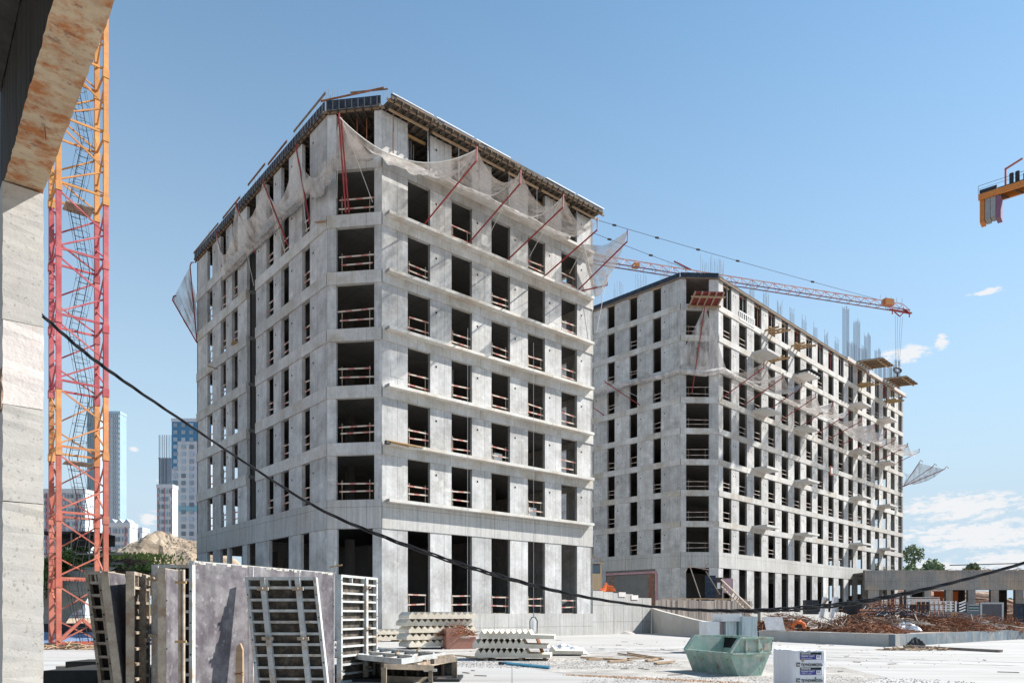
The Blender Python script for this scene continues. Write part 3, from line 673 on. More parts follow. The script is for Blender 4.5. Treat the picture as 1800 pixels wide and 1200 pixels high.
# nets on B
nB = (math.sin(UB), -math.cos(UB)); uB = (math.cos(UB), math.sin(UB))
def bnet(label, ts, lv, out=3.6, up=2.2, lat=.8, m=M_NET, sg=1.0, drop=0.0):
    ss = []; ww = []
    for t in ts:
        b = onB(t, -.1, LB[lv]+.3); e = onB(t+lat, -out, LB[lv]+up); ss.append((b, e)); ww.append(onB(t+.3,-.25,LB[lv+1]-.3+drop))
    return nett(label, onB(ts[0],0,LB[lv]), ss, None, m, wall=ww, sagv=sg, hook=.5, r=.055, ropes=False)
bnet('net on long struts on the farther building, nearest its cut corner', (1.0,5.5,10.2), 5, 4.2, 2.6, m=M_NETB, sg=1.4)
bnet('white net on crossing struts between landing slab columns of the farther building', (14.5,19.5,24.5), 5, 4.0, 2.4, sg=1.6)
bnet('white net drooping at the second landing slab column from the far end', (28.5,33,37.5), 5, 4.2, 2.2, sg=2.8)
bnet('white net between the two landing slab columns farthest from the camera', (42,47.5,53), 5, 4.0, 2.0, m=M_NETB, sg=1.6)
c_ = onB(59.3,0,LB[5])
nq = thing('safety_net', 'net held out on bent poles at the far right corner of the farther building', 'safety net', c_)
tp = [onB(60.6,-2.0,LB[5]+1.6), onB(62.2,-3.6,LB[5]+1.0), onB(62.6,-5.2,LB[5]+.4)]
for q in tp: MB().tube([Vector((0,0,-2.2)), q-c_, q-c_+Vector((.2,-.2,.45)), q-c_+Vector((.45,-.3,.1))], .06, 5).build('strut', M_RED, nq)
net_surface([p-c_ for p in (tp[0], tp[1], tp[2])], [Vector((0,0,.2)), Vector((.4,-.3,-.7)), Vector((0,0,-1.8))], .12, 8, .9).build('netting', M_NETB, nq, smooth=True)
# left side and corner of B
def onBL(s, off, z): return onB(-3.08-off, 2.75+s, z)
ss = [(onBL(5.2,0,LB[5]+.2), onBL(8.4,2.2,LB[5]+3.0)), (onBL(10.2,0,LB[5]+.0), onBL(12.6,2.2,LB[5]+2.4))]
nett('grey net on two red struts across the shaded side of the farther building', onBL(6,0,LB[5]), ss+[(onBL(14.5,0,LB[5]), onBL(16,2,LB[5]+2))], None, M_NETB, wall=[onBL(4.0,.3,LB[6]-.4),onBL(9,.3,LB[6]-.4),onBL(14,.3,LB[6]-.4)], sagv=.8, hook=.2)
cc0 = onB(-1.5,1.2,LB[6])
nn_ = thing('safety_net', 'tent shaped net on one strut in a cut corner opening of the farther building', 'safety net', cc0)
tip = onB(-2.6,.1,LB[8]-.9)-cc0
MB().tube([onB(-2.2,1.9,LB[6]-2.9)-cc0, tip], .055, 6).build('strut', M_RED, nn_)
net_surface([tip+Vector((0,0,-.02)) , tip, tip+Vector((.02,0,-.02))], [onBL(1.2,.3,LB[6]-.3)-cc0, onB(-1.7,.9,LB[6]-.7)-cc0, onB(1.0,-.4,LB[6]-.2)-cc0], .1, 8, .3).build('netting', M_NETB, nn_, smooth=True)
MB().tube([onBL(6,.35,LB[6]-.5)-cc0, onBL(2,.45,LB[6]-.75)-cc0, onBL(0,.5,LB[6]-.6)-cc0, onB(-1.6,.8,LB[6]-.95)-cc0, onB(0,-.5,LB[6]-.5)-cc0, onB(3,-.4,LB[6]-.6)-cc0], .32, 8).build('gathered_hem', M_NETB, nn_, smooth=True)

# ------------------------------------------------------------------ foreground frame the camera stands beside
FR = thing('concrete_portal', 'close concrete column and rust-marked overhead beam at the left edge of the view', 'concrete frame', (-5.875, 8.3, 0), UA)
# local: x along u, y along v; the column's face toward the camera is the side y=0
CW = .40
segs = [(-1.5, 2.85, C_OLD, None), (2.85, 3.97, C_OLD, None), (3.97, 4.95, C_WHITE, None), (4.95, 6.54, C_OLD, None)]
def rough_block(x0,x1,y0,y1,z0,z1,amp=.006,step=.09):
    bm = bmesh.new(); bmesh.ops.create_cube(bm, size=1)
    for v in bm.verts: v.co = Vector(((x0+x1)/2+v.co.x*(x1-x0), (y0+y1)/2+v.co.y*(y1-y0), (z0+z1)/2+v.co.z*(z1-z0)))
    # keep square ends, roughen the edges
    cuts = max(1, int((z1-z0)/step)) if (z1-z0) > max(x1-x0, y1-y0) else max(1,int((y1-y0)/step))
    ax = 2 if (z1-z0) > max(x1-x0, y1-y0) else 1
    es = [e for e in bm.edges if abs((e.verts[0].co-e.verts[1].co)[ax]) > 1e-4]
    bmesh.ops.subdivide_edges(bm, edges=es, cuts=cuts, use_grid_fill=True)
    for v in bm.verts:
        v.co += Vector([rnd.uniform(-amp,amp) for _ in range(3)])
    return bm
for k,(z0,z1,m_,_) in enumerate(segs):
    bm = rough_block(0.0, CW, 0, CW, z0+.004, z1-.004, .005)
    me = bpy.data.meshes.new('column_lift'); bm.to_mesh(me); bm.free(); me.materials.append(m_)
    link('column_lift', me, FR)
bm = rough_block(-.012,.0,-.01,CW,3.9,4.4,.01); me = bpy.data.meshes.new('broken_patch'); bm.to_mesh(me); bm.free(); me.materials.append(mat('exposed_brown_aggregate',(.22,.15,.11),.95,.3,8)); 
link('broken_patch', me, FR)
bm = rough_block(.02, CW, -14, .42, 6.56, 8.1, .006, .07)
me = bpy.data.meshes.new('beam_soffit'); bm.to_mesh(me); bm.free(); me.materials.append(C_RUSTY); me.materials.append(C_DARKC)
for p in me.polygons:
    if abs(p.normal.z) < .6: p.material_index = 1  # shaded side faces take the darkened copy
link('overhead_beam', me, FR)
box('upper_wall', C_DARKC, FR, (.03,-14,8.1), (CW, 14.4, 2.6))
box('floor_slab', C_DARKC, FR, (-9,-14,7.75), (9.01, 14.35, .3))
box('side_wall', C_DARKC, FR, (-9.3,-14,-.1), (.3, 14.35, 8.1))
for (yy, l) in ((-4.2,.16),(-1.35,.14),(-5.8,.12)):
    MB().tube([(.22,yy,6.57),(.23,yy-.02,6.57-l)], .006, 5).build('rebar_stub', M_RUST, FR)

# ------------------------------------------------------------------ cable strung through the foreground
cp = [(40,528,8.35),(75,555,8.25),(150,620,8.1),(230,678,8.0),(340,752,7.9),(430,812,7.8),(560,893,7.7),(680,945,7.6),(800,988,7.5),(900,1018,7.4),(1000,1043,7.3),(1100,1060,7.2),(1200,1070,7.1),(1300,1073,7.0),(1400,1069,6.9),(1500,1059,6.8),(1600,1041,6.65),(1700,1017,6.5),(1800,989,6.35),(1900,958,6.2),(2100,890,5.9)]
ctrl = [px(*c) for c in cp]
def catmull(P, n=14):
    out = []
    for i in range(1, len(P)-2):
        for k in range(n):
            t = k/n; a,b,c,d = P[i-1],P[i],P[i+1],P[i+2]
            out.append(.5*((2*b)+(c-a)*t+(2*a-5*b+4*c-d)*t*t+(3*b-a-3*c+d)*t**3))
    out.append(P[-2]); return out
path = catmull(ctrl)
cb = thing('power_cable', 'thick black twisted power cable sagging across the whole view from the column', 'cable', path[0])
for s, ph in enumerate((0, 2.1, 4.2)):
    pts = [p-path[0]+Vector((0, .011*math.cos(i*.42+ph)*(1+.5*math.sin(i*.07)), .011*math.sin(i*.42+ph)*(1+.5*math.sin(i*.07+1)))) for i, p in enumerate(path)]
    MB().tube(pts, .0095, 6).build('strand', M_BLACK, cb, smooth=True)

# ------------------------------------------------------------------ cranes
def mast(root, side, z0, nsec, sh, mats_fn, cw=.2, bw=.07, ladder=True):
    C4 = [(0,0),(side,0),(side,side),(0,side)]
    for k in range(nsec):
        m_ = mats_fn(k); s = thing_part('mast_section', root, (0,0,z0+k*sh))
        for (x,y) in C4:
            MB().box((x-cw/2,y-cw/2,0),(x+cw/2,y+cw/2,sh-.01)).build('chord', m_, s)
        for (x,y) in C4: MB().box((x-cw*.62,y-cw*.62,-.16),(x+cw*.62,y+cw*.62,.2)).build('joint_sleeve', m_, s)
        for f in range(4):
            a = Vector((*C4[f],0)); b = Vector((*C4[(f+1)%4],0)); H = Vector((0,0,1))
            MB().bar(a+H*.25, b+H*.25, bw*1.1, bw*1.5).build('strut', m_, s)
            MB().bar(a+H*.35, b+H*(sh*.5-.05), bw).build('diagonal', m_, s)
            MB().bar(b+H*(sh*.5+.05), a+H*(sh-.12), bw).build('diagonal', m_, s)
        if ladder:
            mb = MB(); X = side*.45; Y = side*.62; lean = .25*(1 if k%2 else -1)
            for dx in (0,.34): mb.tube([(X+dx-lean,Y,0),(X+dx+lean,Y,sh)], .018, 4)
            q = .1
            while q < sh: 
                g = (q/sh*2-1)*lean; mb.tube([(X+g,Y,q),(X+.34+g,Y,q)], .012, 3); q += .28
            for q in (.7,1.5,2.3):
                g = (q/sh*2-1)*lean; mb.tube([(X+g+.17+.36*math.cos(a_), Y-.36+.36*math.sin(a_)*1.0, q) for a_ in [j*math.pi/5-1.57-1.57 for j in range(11)]], .010, 3, cap=False)
            for j in range(4):
                mb.tube([(X+.17-lean+.36*math.cos(j*1.05-3.14), Y-.36+.36*math.sin(j*1.05-3.14), 0),(X+.17+lean+.36*math.cos(j*1.05-3.14), Y-.36+.36*math.sin(j*1.05-3.14), sh)], .008, 3)
            mb.build('caged_ladder', M_DARK, s)
def thing_part(name, root, loc):
    o = bpy.data.objects.new(name, None); COL.objects.link(o); o.location = loc; o.parent = root; o.empty_display_size = .3; return o
FL = Vector(((103-CX)/F*31.6, 31.6, 0))
cr = thing('tower_crane', 'red and orange lattice tower crane mast standing close by on the left, beside the column', 'tower crane', FL, UA)
def cmat(k):
    if k <= 2: return M_SALMON
    if k == 3: return M_YELR
    if k <= 6: return M_PINK
    return M_YEL
mast(cr, 1.84, -.03, 12, 2.9, cmat, cw=.20, bw=.06)
for k in (2,6): MB().box((.35,.35,2.9*k+2.55),(1.45,1.3,2.9*k+2.6)).build('rest_platform', M_FRAMEB, cr)
MB().bar((0,0,-.03),(1.84,0,-.03),.3,.25).bar((0,0,.35),(.9,0,1.3),.25,.12).bar((1.84,0,.35),(.9,0,1.3),.25,.12).build('base_brace', M_SALMON, cr)

# second crane: mast behind the nearer building, jib over the farther one
M0 = Vector((-6.2, 122.6, 0)); J1 = Vector((17.7,130,64.5)); J2 = Vector((82.4,150,64.5))
jd = (J2-J1).normalized(); jdir = math.atan2(jd.y, jd.x); jx = (J1-Vector((M0.x,M0.y,64.5))).length; jl = (J2-Vector((M0.x,M0.y,64.5))).length
c2 = thing('tower_crane', 'far tower crane whose long lattice jib reaches out over the farther building', 'tower crane', M0, jdir)
C4 = [(-1,-1),(1,-1),(1,1),(-1,1)]
mm_ = MB()
for (x,y) in C4: mm_.bar((x,y,-.1),(x,y,66.5),.22)
for k in range(22):
    for f in range(4):
        a = C4[f]; b = C4[(f+1)%4]; mm_.bar((*a,k*3.0),(*b,k*3.0+3.0),.09)
mm_.build('mast', M_JIB, c2)
MB().bar((-1,0,66.5),(0,0,74.8),.25).bar((1,0,66.5),(0,0,74.8),.25).build('apex', M_JIB, c2)
MB().box((-14,-.8,65.0),(-1,.8,65.4)).box((-14,-1,61.5),(-11,1,65.0)).build('counter_jib', M_GREYW, c2)
MB().box((-.2,-2.6,63.5),(1.6,-1.2,65.6)).build('cab', M_WHITE, c2)
n = int(jl/2.4); step = jl/n
low = MB(); upm = MB(); 
for s in (-.65,.65): low.bar((0,s,64.5),(jl,s,64.5),.16)
low.build('bottom_chord', mat('jib_dark_chord',(.10,.10,.17),.6,.2,1,(.35,.1,.08),.6,.25,bump=0), c2)
upm.bar((0,0,65.9),(jl-1.5,0,65.9),.15).build('top_chord', M_JIB, c2)
for k in range(n):
    x0 = k*step
    mb = MB()
    for s in (-.65,.65):
        mb.bar((x0,s,64.5),(x0+step/2,0,65.9),.075); mb.bar((x0+step/2,0,65.9),(x0+step,s,64.5),.075)
    mb.bar((x0,-.65,64.5),(x0,.65,64.5),.06); mb.build('lattice_panel', M_JIB, c2)
for (xe, ze, rr) in ((jl*.93,65.9,.045),(jx+16.5,65.9,.045)):
    pts = sag((0,0,74.8),(xe,0,ze), .4, 10)
    MB().tube(pts, rr, 4).build('pendant', M_DARK, c2)
    mk = MB()
    for q in (.3,.42,.55,.68,.8):
        p = pts[int(q*10)]; mk.box((p.x-.35,-.12,p.z-.14),(p.x+.35,.12,p.z+.12))
    mk.build('pendant_joint', M_DARK, c2)
MB().bar((jx+13,0,67.0),(jx+16.6,0,65.95),.2).build('pendant_bar', M_RED, c2)
tx_ = jl-5.0
MB().box((tx_-1.2,-.6,65.0),(tx_+1.0,.6,66.3)).build('winch_housing', M_ORANGE, c2)
MB().box((jx+4.6,-.5,64.7),(jx+5.7,.5,65.4)).build('winch_housing', M_ORANGE, c2)
MB().bar((tx_+.3,0,64.3),(tx_+6.0,0,64.2),.5,.25).bar((tx_+.5,-.6,64.3),(tx_+.5,-.6,63.1),.15).bar((tx_+2.2,.6,64.3),(tx_+3.0,0,63.2),.18).bar((tx_+4,-.6,64.3),(tx_+3.0,0,63.2),.18).bar((tx_+4.9,-.6,64.3),(tx_+4.9,-.6,63.0),.15).build('trolley', M_RED, c2)
for dx in (-.8,-.3,.3,.8): MB().tube([(tx_+2.8+dx*1.2,0,63.2),(tx_+2.4+dx*.6,0,52.6)], .025, 3).build('hoist_rope', M_DARK, c2)
MB().tube([(tx_+2.4+.9*math.cos(j*.628),0,52.0+.5*math.sin(j*.628)) for j in range(11)], .25, 6).build('hook_block', M_DARK, c2)
MB().bar((tx_+2.4,0,51.6),(tx_+2.6,0,47.8),.28).build('hook', M_DARK, c2)
for k in range(5): MB().bar((tx_-2+k*1.4,0,65.9),(tx_-2+k*1.4,0,67.0),.06).build('guard_post', M_GALV, c2)
MB().bar((jl-.4,-.7,63.9),(jl-.4,.7,65.3),.4).build('jib_tip', M_RED, c2)

# third crane: counter-jib entering from the right
K0 = px(1722,352,90.0); kd = (.75,-.66); kang = math.atan2(kd[1],kd[0])
c3 = thing('tower_crane', 'tower crane counter-jib with hanging counterweight blocks entering at the right edge of the sky', 'tower crane', (K0.x,K0.y,0), kang)
Z3 = K0.z
for s in (-.9,.9): MB().box((0,s-.12,Z3-.45),(14,s+.12,Z3+.25)).build('counter_jib_beam', M_ORANGE, c3)
for k in range(8): MB().bar((2.2+1.5*k,-.8,Z3-.5),(2.9+1.5*k,.8,Z3-.45),.12).build('cross_member', M_DARK, c3)
MB().box((.1,-.8,Z3+.25),(1.9,.8,Z3+.85)).build('ballast_box', M_DARK, c3)
MB().box((2.0,-1.0,Z3+.26),(14,1.0,Z3+.36)).build('walkway', M_DARK, c3)
for i,(m_,w_,z_) in enumerate(((M_ORANGE,.50,2.7),(M_GREYW,.52,2.55),(M_GREYW,.52,2.4),(M_PURPLE,.50,2.8))):
    MB().box((.12+i*.56,-.75,Z3-.45-z_),(.12+i*.56+w_,.75,Z3-.3)).build('counterweight', m_, c3)
for s_ in (-1.0,1.0):
    MB().bar((0,s_,Z3+1.3),(14,s_,Z3+1.3),.035).bar((0,s_,Z3+.9),(14,s_,Z3+.9),.025).bar((0,s_,Z3+.25),(0,s_,Z3+1.3),.04).bar((7,s_,Z3+.25),(7,s_,Z3+1.3),.04).build('handrail', M_DARK, c3)
MB().bar((2.7,0,Z3+.3),(2.7,0,Z3+2.9),.2).bar((2.7,0,Z3+2.8),(4.4,0,Z3+3.4),.18).build('davit_arm', M_SALMON, c3)
for q in (3.3,3.9): MB().tube([(q,0,Z3+.35),(q,0,Z3+2.0)], .24, 10).build('winch_motor', M_DARK, c3)
MB().box((4.5,-.5,Z3+.35),(5.2,.5,Z3+1.3)).build('control_box', M_GREYW, c3)
mm_ = MB()
for (x,y) in C4: mm_.bar((14+x,y,-.1),(14+x,y,Z3),.22)
for k in range(int(Z3/3)):
    for f in range(4):
        a = C4[f]; b = C4[(f+1)%4]; mm_.bar((14+a[0],a[1],k*3.0),(14+b[0],b[1],k*3.0+3.0),.09)
mm_.build('mast', M_JIB, c3)

# ------------------------------------------------------------------ formwork panels in the foreground
def frame_basis(BL, BR, TL):
    BL = Vector(BL); x = Vector(BR)-BL; z = Vector(TL)-BL; w = x.length; h = z.length
    x.normalize(); z = (z - x*z.dot(x)).normalized(); y = z.cross(x)
    M = Matrix((( x.x,y.x,z.x,BL.x),(x.y,y.y,z.y,BL.y),(x.z,y.z,z.z,BL.z),(0,0,0,1)))
    return M, w, h
def form_panel(label, BL, BR, TL, ribs=True, nrib=10, walers=(.28,.72), m=M_FRAME, face=M_PLY, depth=.12, group=None, flip=False, clamps=True, sheetback=M_PLYD, seam=None):
    """front (local -y) shows ribs when ribs=True, otherwise the plywood face"""
    M, w, h = frame_basis(BL, BR, TL)
    xx_ = (Vector(BR)-Vector(BL)).normalized(); shear = (Vector(TL)-Vector(BL)).dot(xx_)/h
    t = thing('wall_formwork', label, 'formwork panel', (0,0,0), 0, group); t.matrix_world = M; t.rotation_euler = M.to_euler(); t.location = M.to_translation()
    fw = .055
    for a,b in (((0,0,0),(fw,depth,h)),((w-fw,0,0),(w,depth,h))): MB().box(a,b).build('side_rail', m, t)
    for a,b in (((fw,0,0),(w-fw,depth,fw)),((fw,0,h-fw),(w-fw,depth,h))): MB().box(a,b).build('end_rail', m, t)
    if ribs:
        MB().box((fw,depth-.018,fw),(w-fw,depth-.002,h-fw)).build('plywood_sheet', sheetback, t)
        for k in range(1, nrib):
            zz = h*k/nrib+rnd.uniform(-.01,.01); MB().box((fw,.012,zz-.022),(w-fw,depth-.02,zz+.022)).build('rib', m, t)
        for q in walers:
            MB().box((w*q-.045,-.035,.02),(w*q+.045,.06,h-.02)).build('waler', m, t)
            if clamps:
                for zq in (.12,.5,.9): MB().box((w*q-.10,-.075,h*zq-.03),(w*q+.10,-.036,h*zq+.03)).tube([(w*q,-.13,h*zq),(w*q,-.06,h*zq)], .022, 8).build('clamp', M_FRAMEB, t)
        for q in (.3,.62): 
            zz = h-h/nrib; MB().box((w*q-.015,.014,zz+.03),(w*q+.015,depth-.02,h-fw)).build('stiffener', m, t)
        mb = MB()
        for k in range(1, nrib, 2):
            for s in (0, w-fw): mb.tube([(s+fw/2,-.006,h*k/nrib+.08),(s+fw/2,.0,h*k/nrib+.08)], .014, 8)
        mb.build('bolt_hole', M_TIE, t)
    else:
        MB().box((fw*.25,-.004,fw*.3),(w-fw*.25,.014,h-fw*.3)).build('plywood_sheet', face, t)
        for k in range(1, nrib): 
            zz = h*k/nrib; MB().box((fw,.016,zz-.022),(w-fw,depth-.012,zz+.022)).build('rib', m, t)
        for q in (.3,.7): MB().box((w*q-.04,.06,.02),(w*q+.04,depth+.05,h-.02)).build('waler', m, t)
        mb = MB()
        for k in range(1,nrib,3):
            for s in (.03,w-.03): mb.tube([(s,-.010,h*k/nrib),(s,-.004,h*k/nrib)], .014, 8)
        mb.build('bolt_hole', M_TIE, t)
    for ch in t.children:
        for v in ch.data.vertices: v.co.x += shear*v.co.z
    return t
zt = 2.44
def colp(x, ytop, ztop=zt):    # point on the ground under a top corner seen at (x, ytop)
    Y = (ztop-EYE)*F/(HY-ytop); return Vector(((x-CX)/F*Y, Y, 0))
p0 = colp(341,985); p1 = colp(588,1006); p2 = colp(600,1009,2.42); p3 = colp(664,1015,2.42)
up = Vector((0,0,zt))
form_panel('biggest formwork panel, its smooth purple-grey plywood face in the sun', p0, p1, p0+up, ribs=False, nrib=10)
form_panel('upright slotted formwork panel at the right end of the row, ribbed side showing', p2, p3, p2+Vector((0,0,2.42)), ribs=True, nrib=12, walers=(.66,))
bigp = bpy.data.objects['wall_formwork']; dW = (p1-p0).length
for q in (.36, .70): MB().box((dW*q-.008,-.007,.0),(dW*q+.008,-.003,zt-.02)).build('joint_strip', M_FRAME, bigp)
for k in range(26): q = rnd.uniform(0,.95); hh = rnd.uniform(.01,.05); MB().box((dW*q,-.0065,2.43-hh),(dW*q+rnd.uniform(.03,.16),-.0045,2.435)).build('cement_splash', C_OLD, bigp)
MB_ = thing('wing_nut_tie', 'tie rod with wing nut on top edge of the biggest formwork panel', 'tie rod', p1+Vector((.0,0,zt)))
MB().tube([(0,0,-.01),(0,0,.26)], .018, 8).build('rod', M_GALV, MB_); MB().bar((-.10,0,.12),(.16,.02,.17),.04,.03).build('wing', M_TIMBERY, MB_)
lp = [px(452,1232.4,12.7), px(579,1232.4,12.7), px(430,1015,12.9)]
form_panel('pale ribbed formwork panel leaning on the big plywood face, two uprights and stepped shadows', lp[0], lp[1], lp[2], ribs=True, nrib=11, walers=(.25,.74), depth=.13)
# left cluster
q0 = px(266,1240,12.0); q0.z = 0; q1 = px(338,1240,12.0); q1.z = 0
form_panel('upright black-backed ribbed panel standing left of the biggest one', q0, q1, q0+Vector((0,0,2.37)), ribs=True, nrib=9, walers=(.12,), sheetback=mat('black_backing',(.012,.012,.012),.9,.3,5))
q0 = px(291,1240,11.2); q0.z=0
form_panel('narrow rusty edge-on panel in front of the black-backed one', q0, Vector((q0.x-.02,q0.y+.55,0)), q0+Vector((.0,0,2.26)), ribs=False, nrib=9, m=M_FRAMEB, face=M_PLY)
q0 = px(313,1240,11.2); q0.z=0
tt = thing('clamping_rail', 'tall rusty clamping rail standing before the black-backed panel', 'clamping rail', q0)
MB().box((0,0,0),(.04,.06,2.24)).box((.055,.0,0),(.085,.06,2.24)).build('rail', M_FRAMEB, tt)
for zq in (.35,1.1,2.02): MB().box((-.03,-.05,zq),(.14,-.01,zq+.035)).build('clamp', M_TIMBERY, tt)
a0 = px(236,1240,11.4); a0.z=0; a1 = px(262,1240,12.9); a1.z=0; a1.x = (264-CX)/F*12.6; a1.y=12.6
form_panel('rusty ribbed panel turned almost edge-on, stained brown and blue between its ribs', a0, a1, a0+Vector((0,0,2.22)), ribs=True, nrib=9, walers=(.55,), m=M_FRAMEB, sheetback=mat('stained_brown_ply',(.16,.11,.07),.8,.3,3,(.05,.07,.12),.8,2.5))
b0 = px(207,1240,11.6); b0.z=0
form_panel('slanting panel with a bright grey face left of the rusty almost edge-on one', Vector((-6.12,11.4,0)), Vector((-6.28,12.2,0)), Vector((-6.40,11.4,2.22)), ribs=False, nrib=8, m=M_FRAMEB, face=M_PLY)
form_panel('black-faced panel added as the deep shade between the ladder-like one and the slanting one', px(196,1228,12.6), px(222,1228,12.6), px(170,1005,12.6), ribs=False, nrib=8, m=M_FRAMEB, face=M_PLYD)  # its black face stands for the shaded gap between the neighbouring panels
form_panel('leftmost ladder-like narrow panel leaning to the left, ribs over black backing', px(178,1240,11.8), px(206,1240,11.8), px(148,1008,12.1), ribs=True, nrib=11, walers=(), m=M_FRAMEB, sheetback=MATS['black_backing'])
# timber stake in front
sk = thing('timber_stake', 'rough pale timber stake with wire round it standing before the leaning ribbed panel', 'stake', px(421,1240,11.0))
sk.location.z = 0
MB().prism([(-.05,0),(.06,0),(.055,1.00),(.02,1.10),(-.03,1.06),(-.05,.9)], -.03, .03).build('stake', M_TIMBER, sk, rz=0)
MB().tube([(-.07,-.035,.62),(.07,-.035,.66)], .006, 4).tube([(-.07,-.035,.65),(.07,-.035,.62)], .006, 4).build('wire', M_RUST, sk)
# low dark blocks left
for (x0,y0,x1,y1,Y,dep,lab) in ((75,1178,240,1215,12.5,1.5,'near-black block at the foot of the left panels'),(115,1162,180,1182,14.5,.8,'dark beam stub lying behind the near-black block')):
    a = px(x0,y0,Y); b = px(x1,y0,Y)
    o = MB().box((a.x,Y,0.0),(b.x,Y+dep,a.z)).build('concrete_block', mat('black_block',(.03,.03,.028),.9,.3,3), None); tag(o, lab, 'block')  # near-black, mottled at random
a = px(98,1170,15.0); o = MB().box((a.x,15.0,a.z-.12),(a.x+.55,15.5,a.z)).build('timber_offcut', M_BOARD); tag(o, 'pale timber offcut on the dark beam left of the panels', 'timber')
# stack of lying panels right of the row
def lying_panel(label, c, w, l, rz, z, m=M_FRAME):
    t = form_panel(label, (0,0,0), (w,0,0), (0,l,0.0), ribs=True, nrib=9, walers=(.25,.72), m=m, group='formwork panels stacked flat')
    t.rotation_euler = (R(90), 0, rz) if False else t.rotation_euler
    t.rotation_euler = Matrix.Rotation(rz,4,'Z').to_3x3().to_4x4().to_euler() if False else (R(-90),0,rz)
    t.location = (c[0], c[1], z); return t
def flat_panel(label, BL, BR, TL, m=M_FRAME):
    t = form_panel(label, BL, BR, TL, ribs=True, nrib=9, walers=(.25,.72), m=m, group='formwork panels stacked flat'); return t
def P2w(x,y,z): 
    Y = (EYE-z)*F/(y-HY); return Vector(((x-CX)/F*Y, Y, z))
zz = .62
flat_panel('topmost flat-lying pale lattice panel on the stack beside the row', P2w(706,1157,zz), P2w(783,1146,zz), P2w(655,1142,zz)+Vector((-.8,.9,0)))
zz = .50
flat_panel('second flat-lying panel of the stack, reddish end showing', P2w(734,1165,zz), P2w(800,1153,zz), P2w(690,1146,zz)+Vector((0,0,0)), M_FRAMEB)
# crate-like steel bearer under the stack
M_TRES = mat('dark_rusty_steel', (.15,.125,.10), .8, .3, 4, (.30,.24,.17), .6, 3, bump=.4)
cr_ = thing('steel_trestle', 'open rusty steel trestle carrying the flat-lying formwork panels', 'trestle', P2w(735,1200,0.0))
o_ = cr_.location.copy()
def bb(p, q, w=.09, name='beam', m=None): MB().bar(Vector(p)-o_, Vector(q)-o_, w, w*1.2).build(name, m or M_TRES, cr_)
bb(px(672,1170,14.0), px(760,1173,15.0)); bb(px(757,1172,15.0), px(757,1225,15.0)-Vector((0,0,0)),.07); bb(px(799,1158,16.8), px(799,1200,16.8),.1,'post'); bb(px(675,1172,14.0), px(675,1225,14.0),.08,'post')
bb(px(760,1162,15.2), px(800,1158,16.8)); bb(px(690,1165,15.5), px(795,1153,17.4))
bb(px(672,1192,15.8), px(790,1196,16.8),.12,'floor_beam'); 
MB().box((-2.0,.3,.0),(.9,1.6,.06)).build('base_sheet', M_DARK, cr_)
MB().box((-1.2,1.3,.06),(.75,1.36,.44)).build('back_sheet', M_PLYD, cr_)
for k in range(6): MB().box((-1.1+k*.3,1.22,.06),(-1.04+k*.3,1.3,.42)).build('rib', M_TRES, cr_)
MB().tube([px(745,1177,15.0)-o_, px(768,1177,15.0)-o_], .03, 8).build('clamp_tube', M_GALV, cr_)

# ------------------------------------------------------------------ precast stair flights
def stair_mesh(L_, w, n, th=.14, land=0.0):
    step = L_/n; prof = [(0,0)]
    prof = []
    for k in range(n): prof += [(k*step, th), (k*step+step*.5, th+.15)]
    prof.append((L_, th))
    if land: prof += [(L_+land, th-.02), (L_+land, 0.0)]
    else: prof.append((L_,0))
    prof.append((0,0))
    return MB().prism(list(reversed(prof)), 0, w)
def stair_stack(base, L_, w, n, count, rz, name_lab, land=0, jit=.08, z0=.1, flip=False):
    ords = ['lowest','second','third','fourth','fifth','sixth']
    for k in range(count):
        dx = rnd.uniform(-jit,jit)*2; lab = ('topmost' if k == count-1 else ords[k]+' from the ground')
        o = stair_mesh(L_, w, n, land=land).build('stair_flight', M_STAIR, None, (base[0]+dx, base[1]+rnd.uniform(-jit,jit), z0+k*.31), rz)
        tag(o, 'sawtooth precast stair flight, %s, %s' % (lab, name_lab), 'stair flight', 'precast stair flights in stacks')
    for q in (.15,.8):
        o = MB().box((0,-.05,0),(.12,w+.1,z0-.005)).build('timber_bearer', M_TIMBER, None, (base[0]+q*L_*math.cos(rz), base[1]+q*L_*math.sin(rz), 0), rz)
        tag(o, 'timber bearer under the %s end of the %s' % ('left' if q < .5 else 'right', name_lab.replace('in ','')), 'timber bearer')
s1 = gp(716,1141); stair_stack(s1, 3.3, 1.2, 11, 5, R(31), 'in the tallest stack against the nearer building')
s0 = gp(655,1128); stair_stack(s0, 1.9, 1.1, 6, 2, R(31), 'in the short stack at left')
s2 = gp(838,1160); stair_stack(s2, 1.75, 1.3, 9, 3, R(-6), 'in the stack beside the rusty bin', land=.75)
o = stair_mesh(.25, 1.0, 1, land=1.0).build('stair_flight', M_STAIR, None, gp(965,1152)+Vector((0,0,.06)), R(-4)); tag(o, 'single short stair landing piece lying right of the three-high stack', 'stair flight')
o = MB().bar(gp(958,1158)+Vector((0,0,.0)), px(944,1120,25.2), .09).build('leaning_post', M_RUST); tag(o, 'thin rust-brown post leaning on the end of the three-high stair stack', 'post')
def _sk(a, b):
    x = 1.3+1.6*a; y = 27.2+1.6*b; k = (math.sin(a*math.pi)*math.sin(b*math.pi))**.5
    return (x, y, .03+k*(.22+.30*abs(mnoise.noise(Vector((x*2.3,y*2.3,1))))+.16*mnoise.noise(Vector((x*6,y*6,4)))))
o = MB().grid(_sk, 34, 26).build('plastic_sheet_heap', M_WRAP); tag(o, 'crumpled translucent plastic sheeting heaped behind the three-high stair stack', 'plastic sheet')

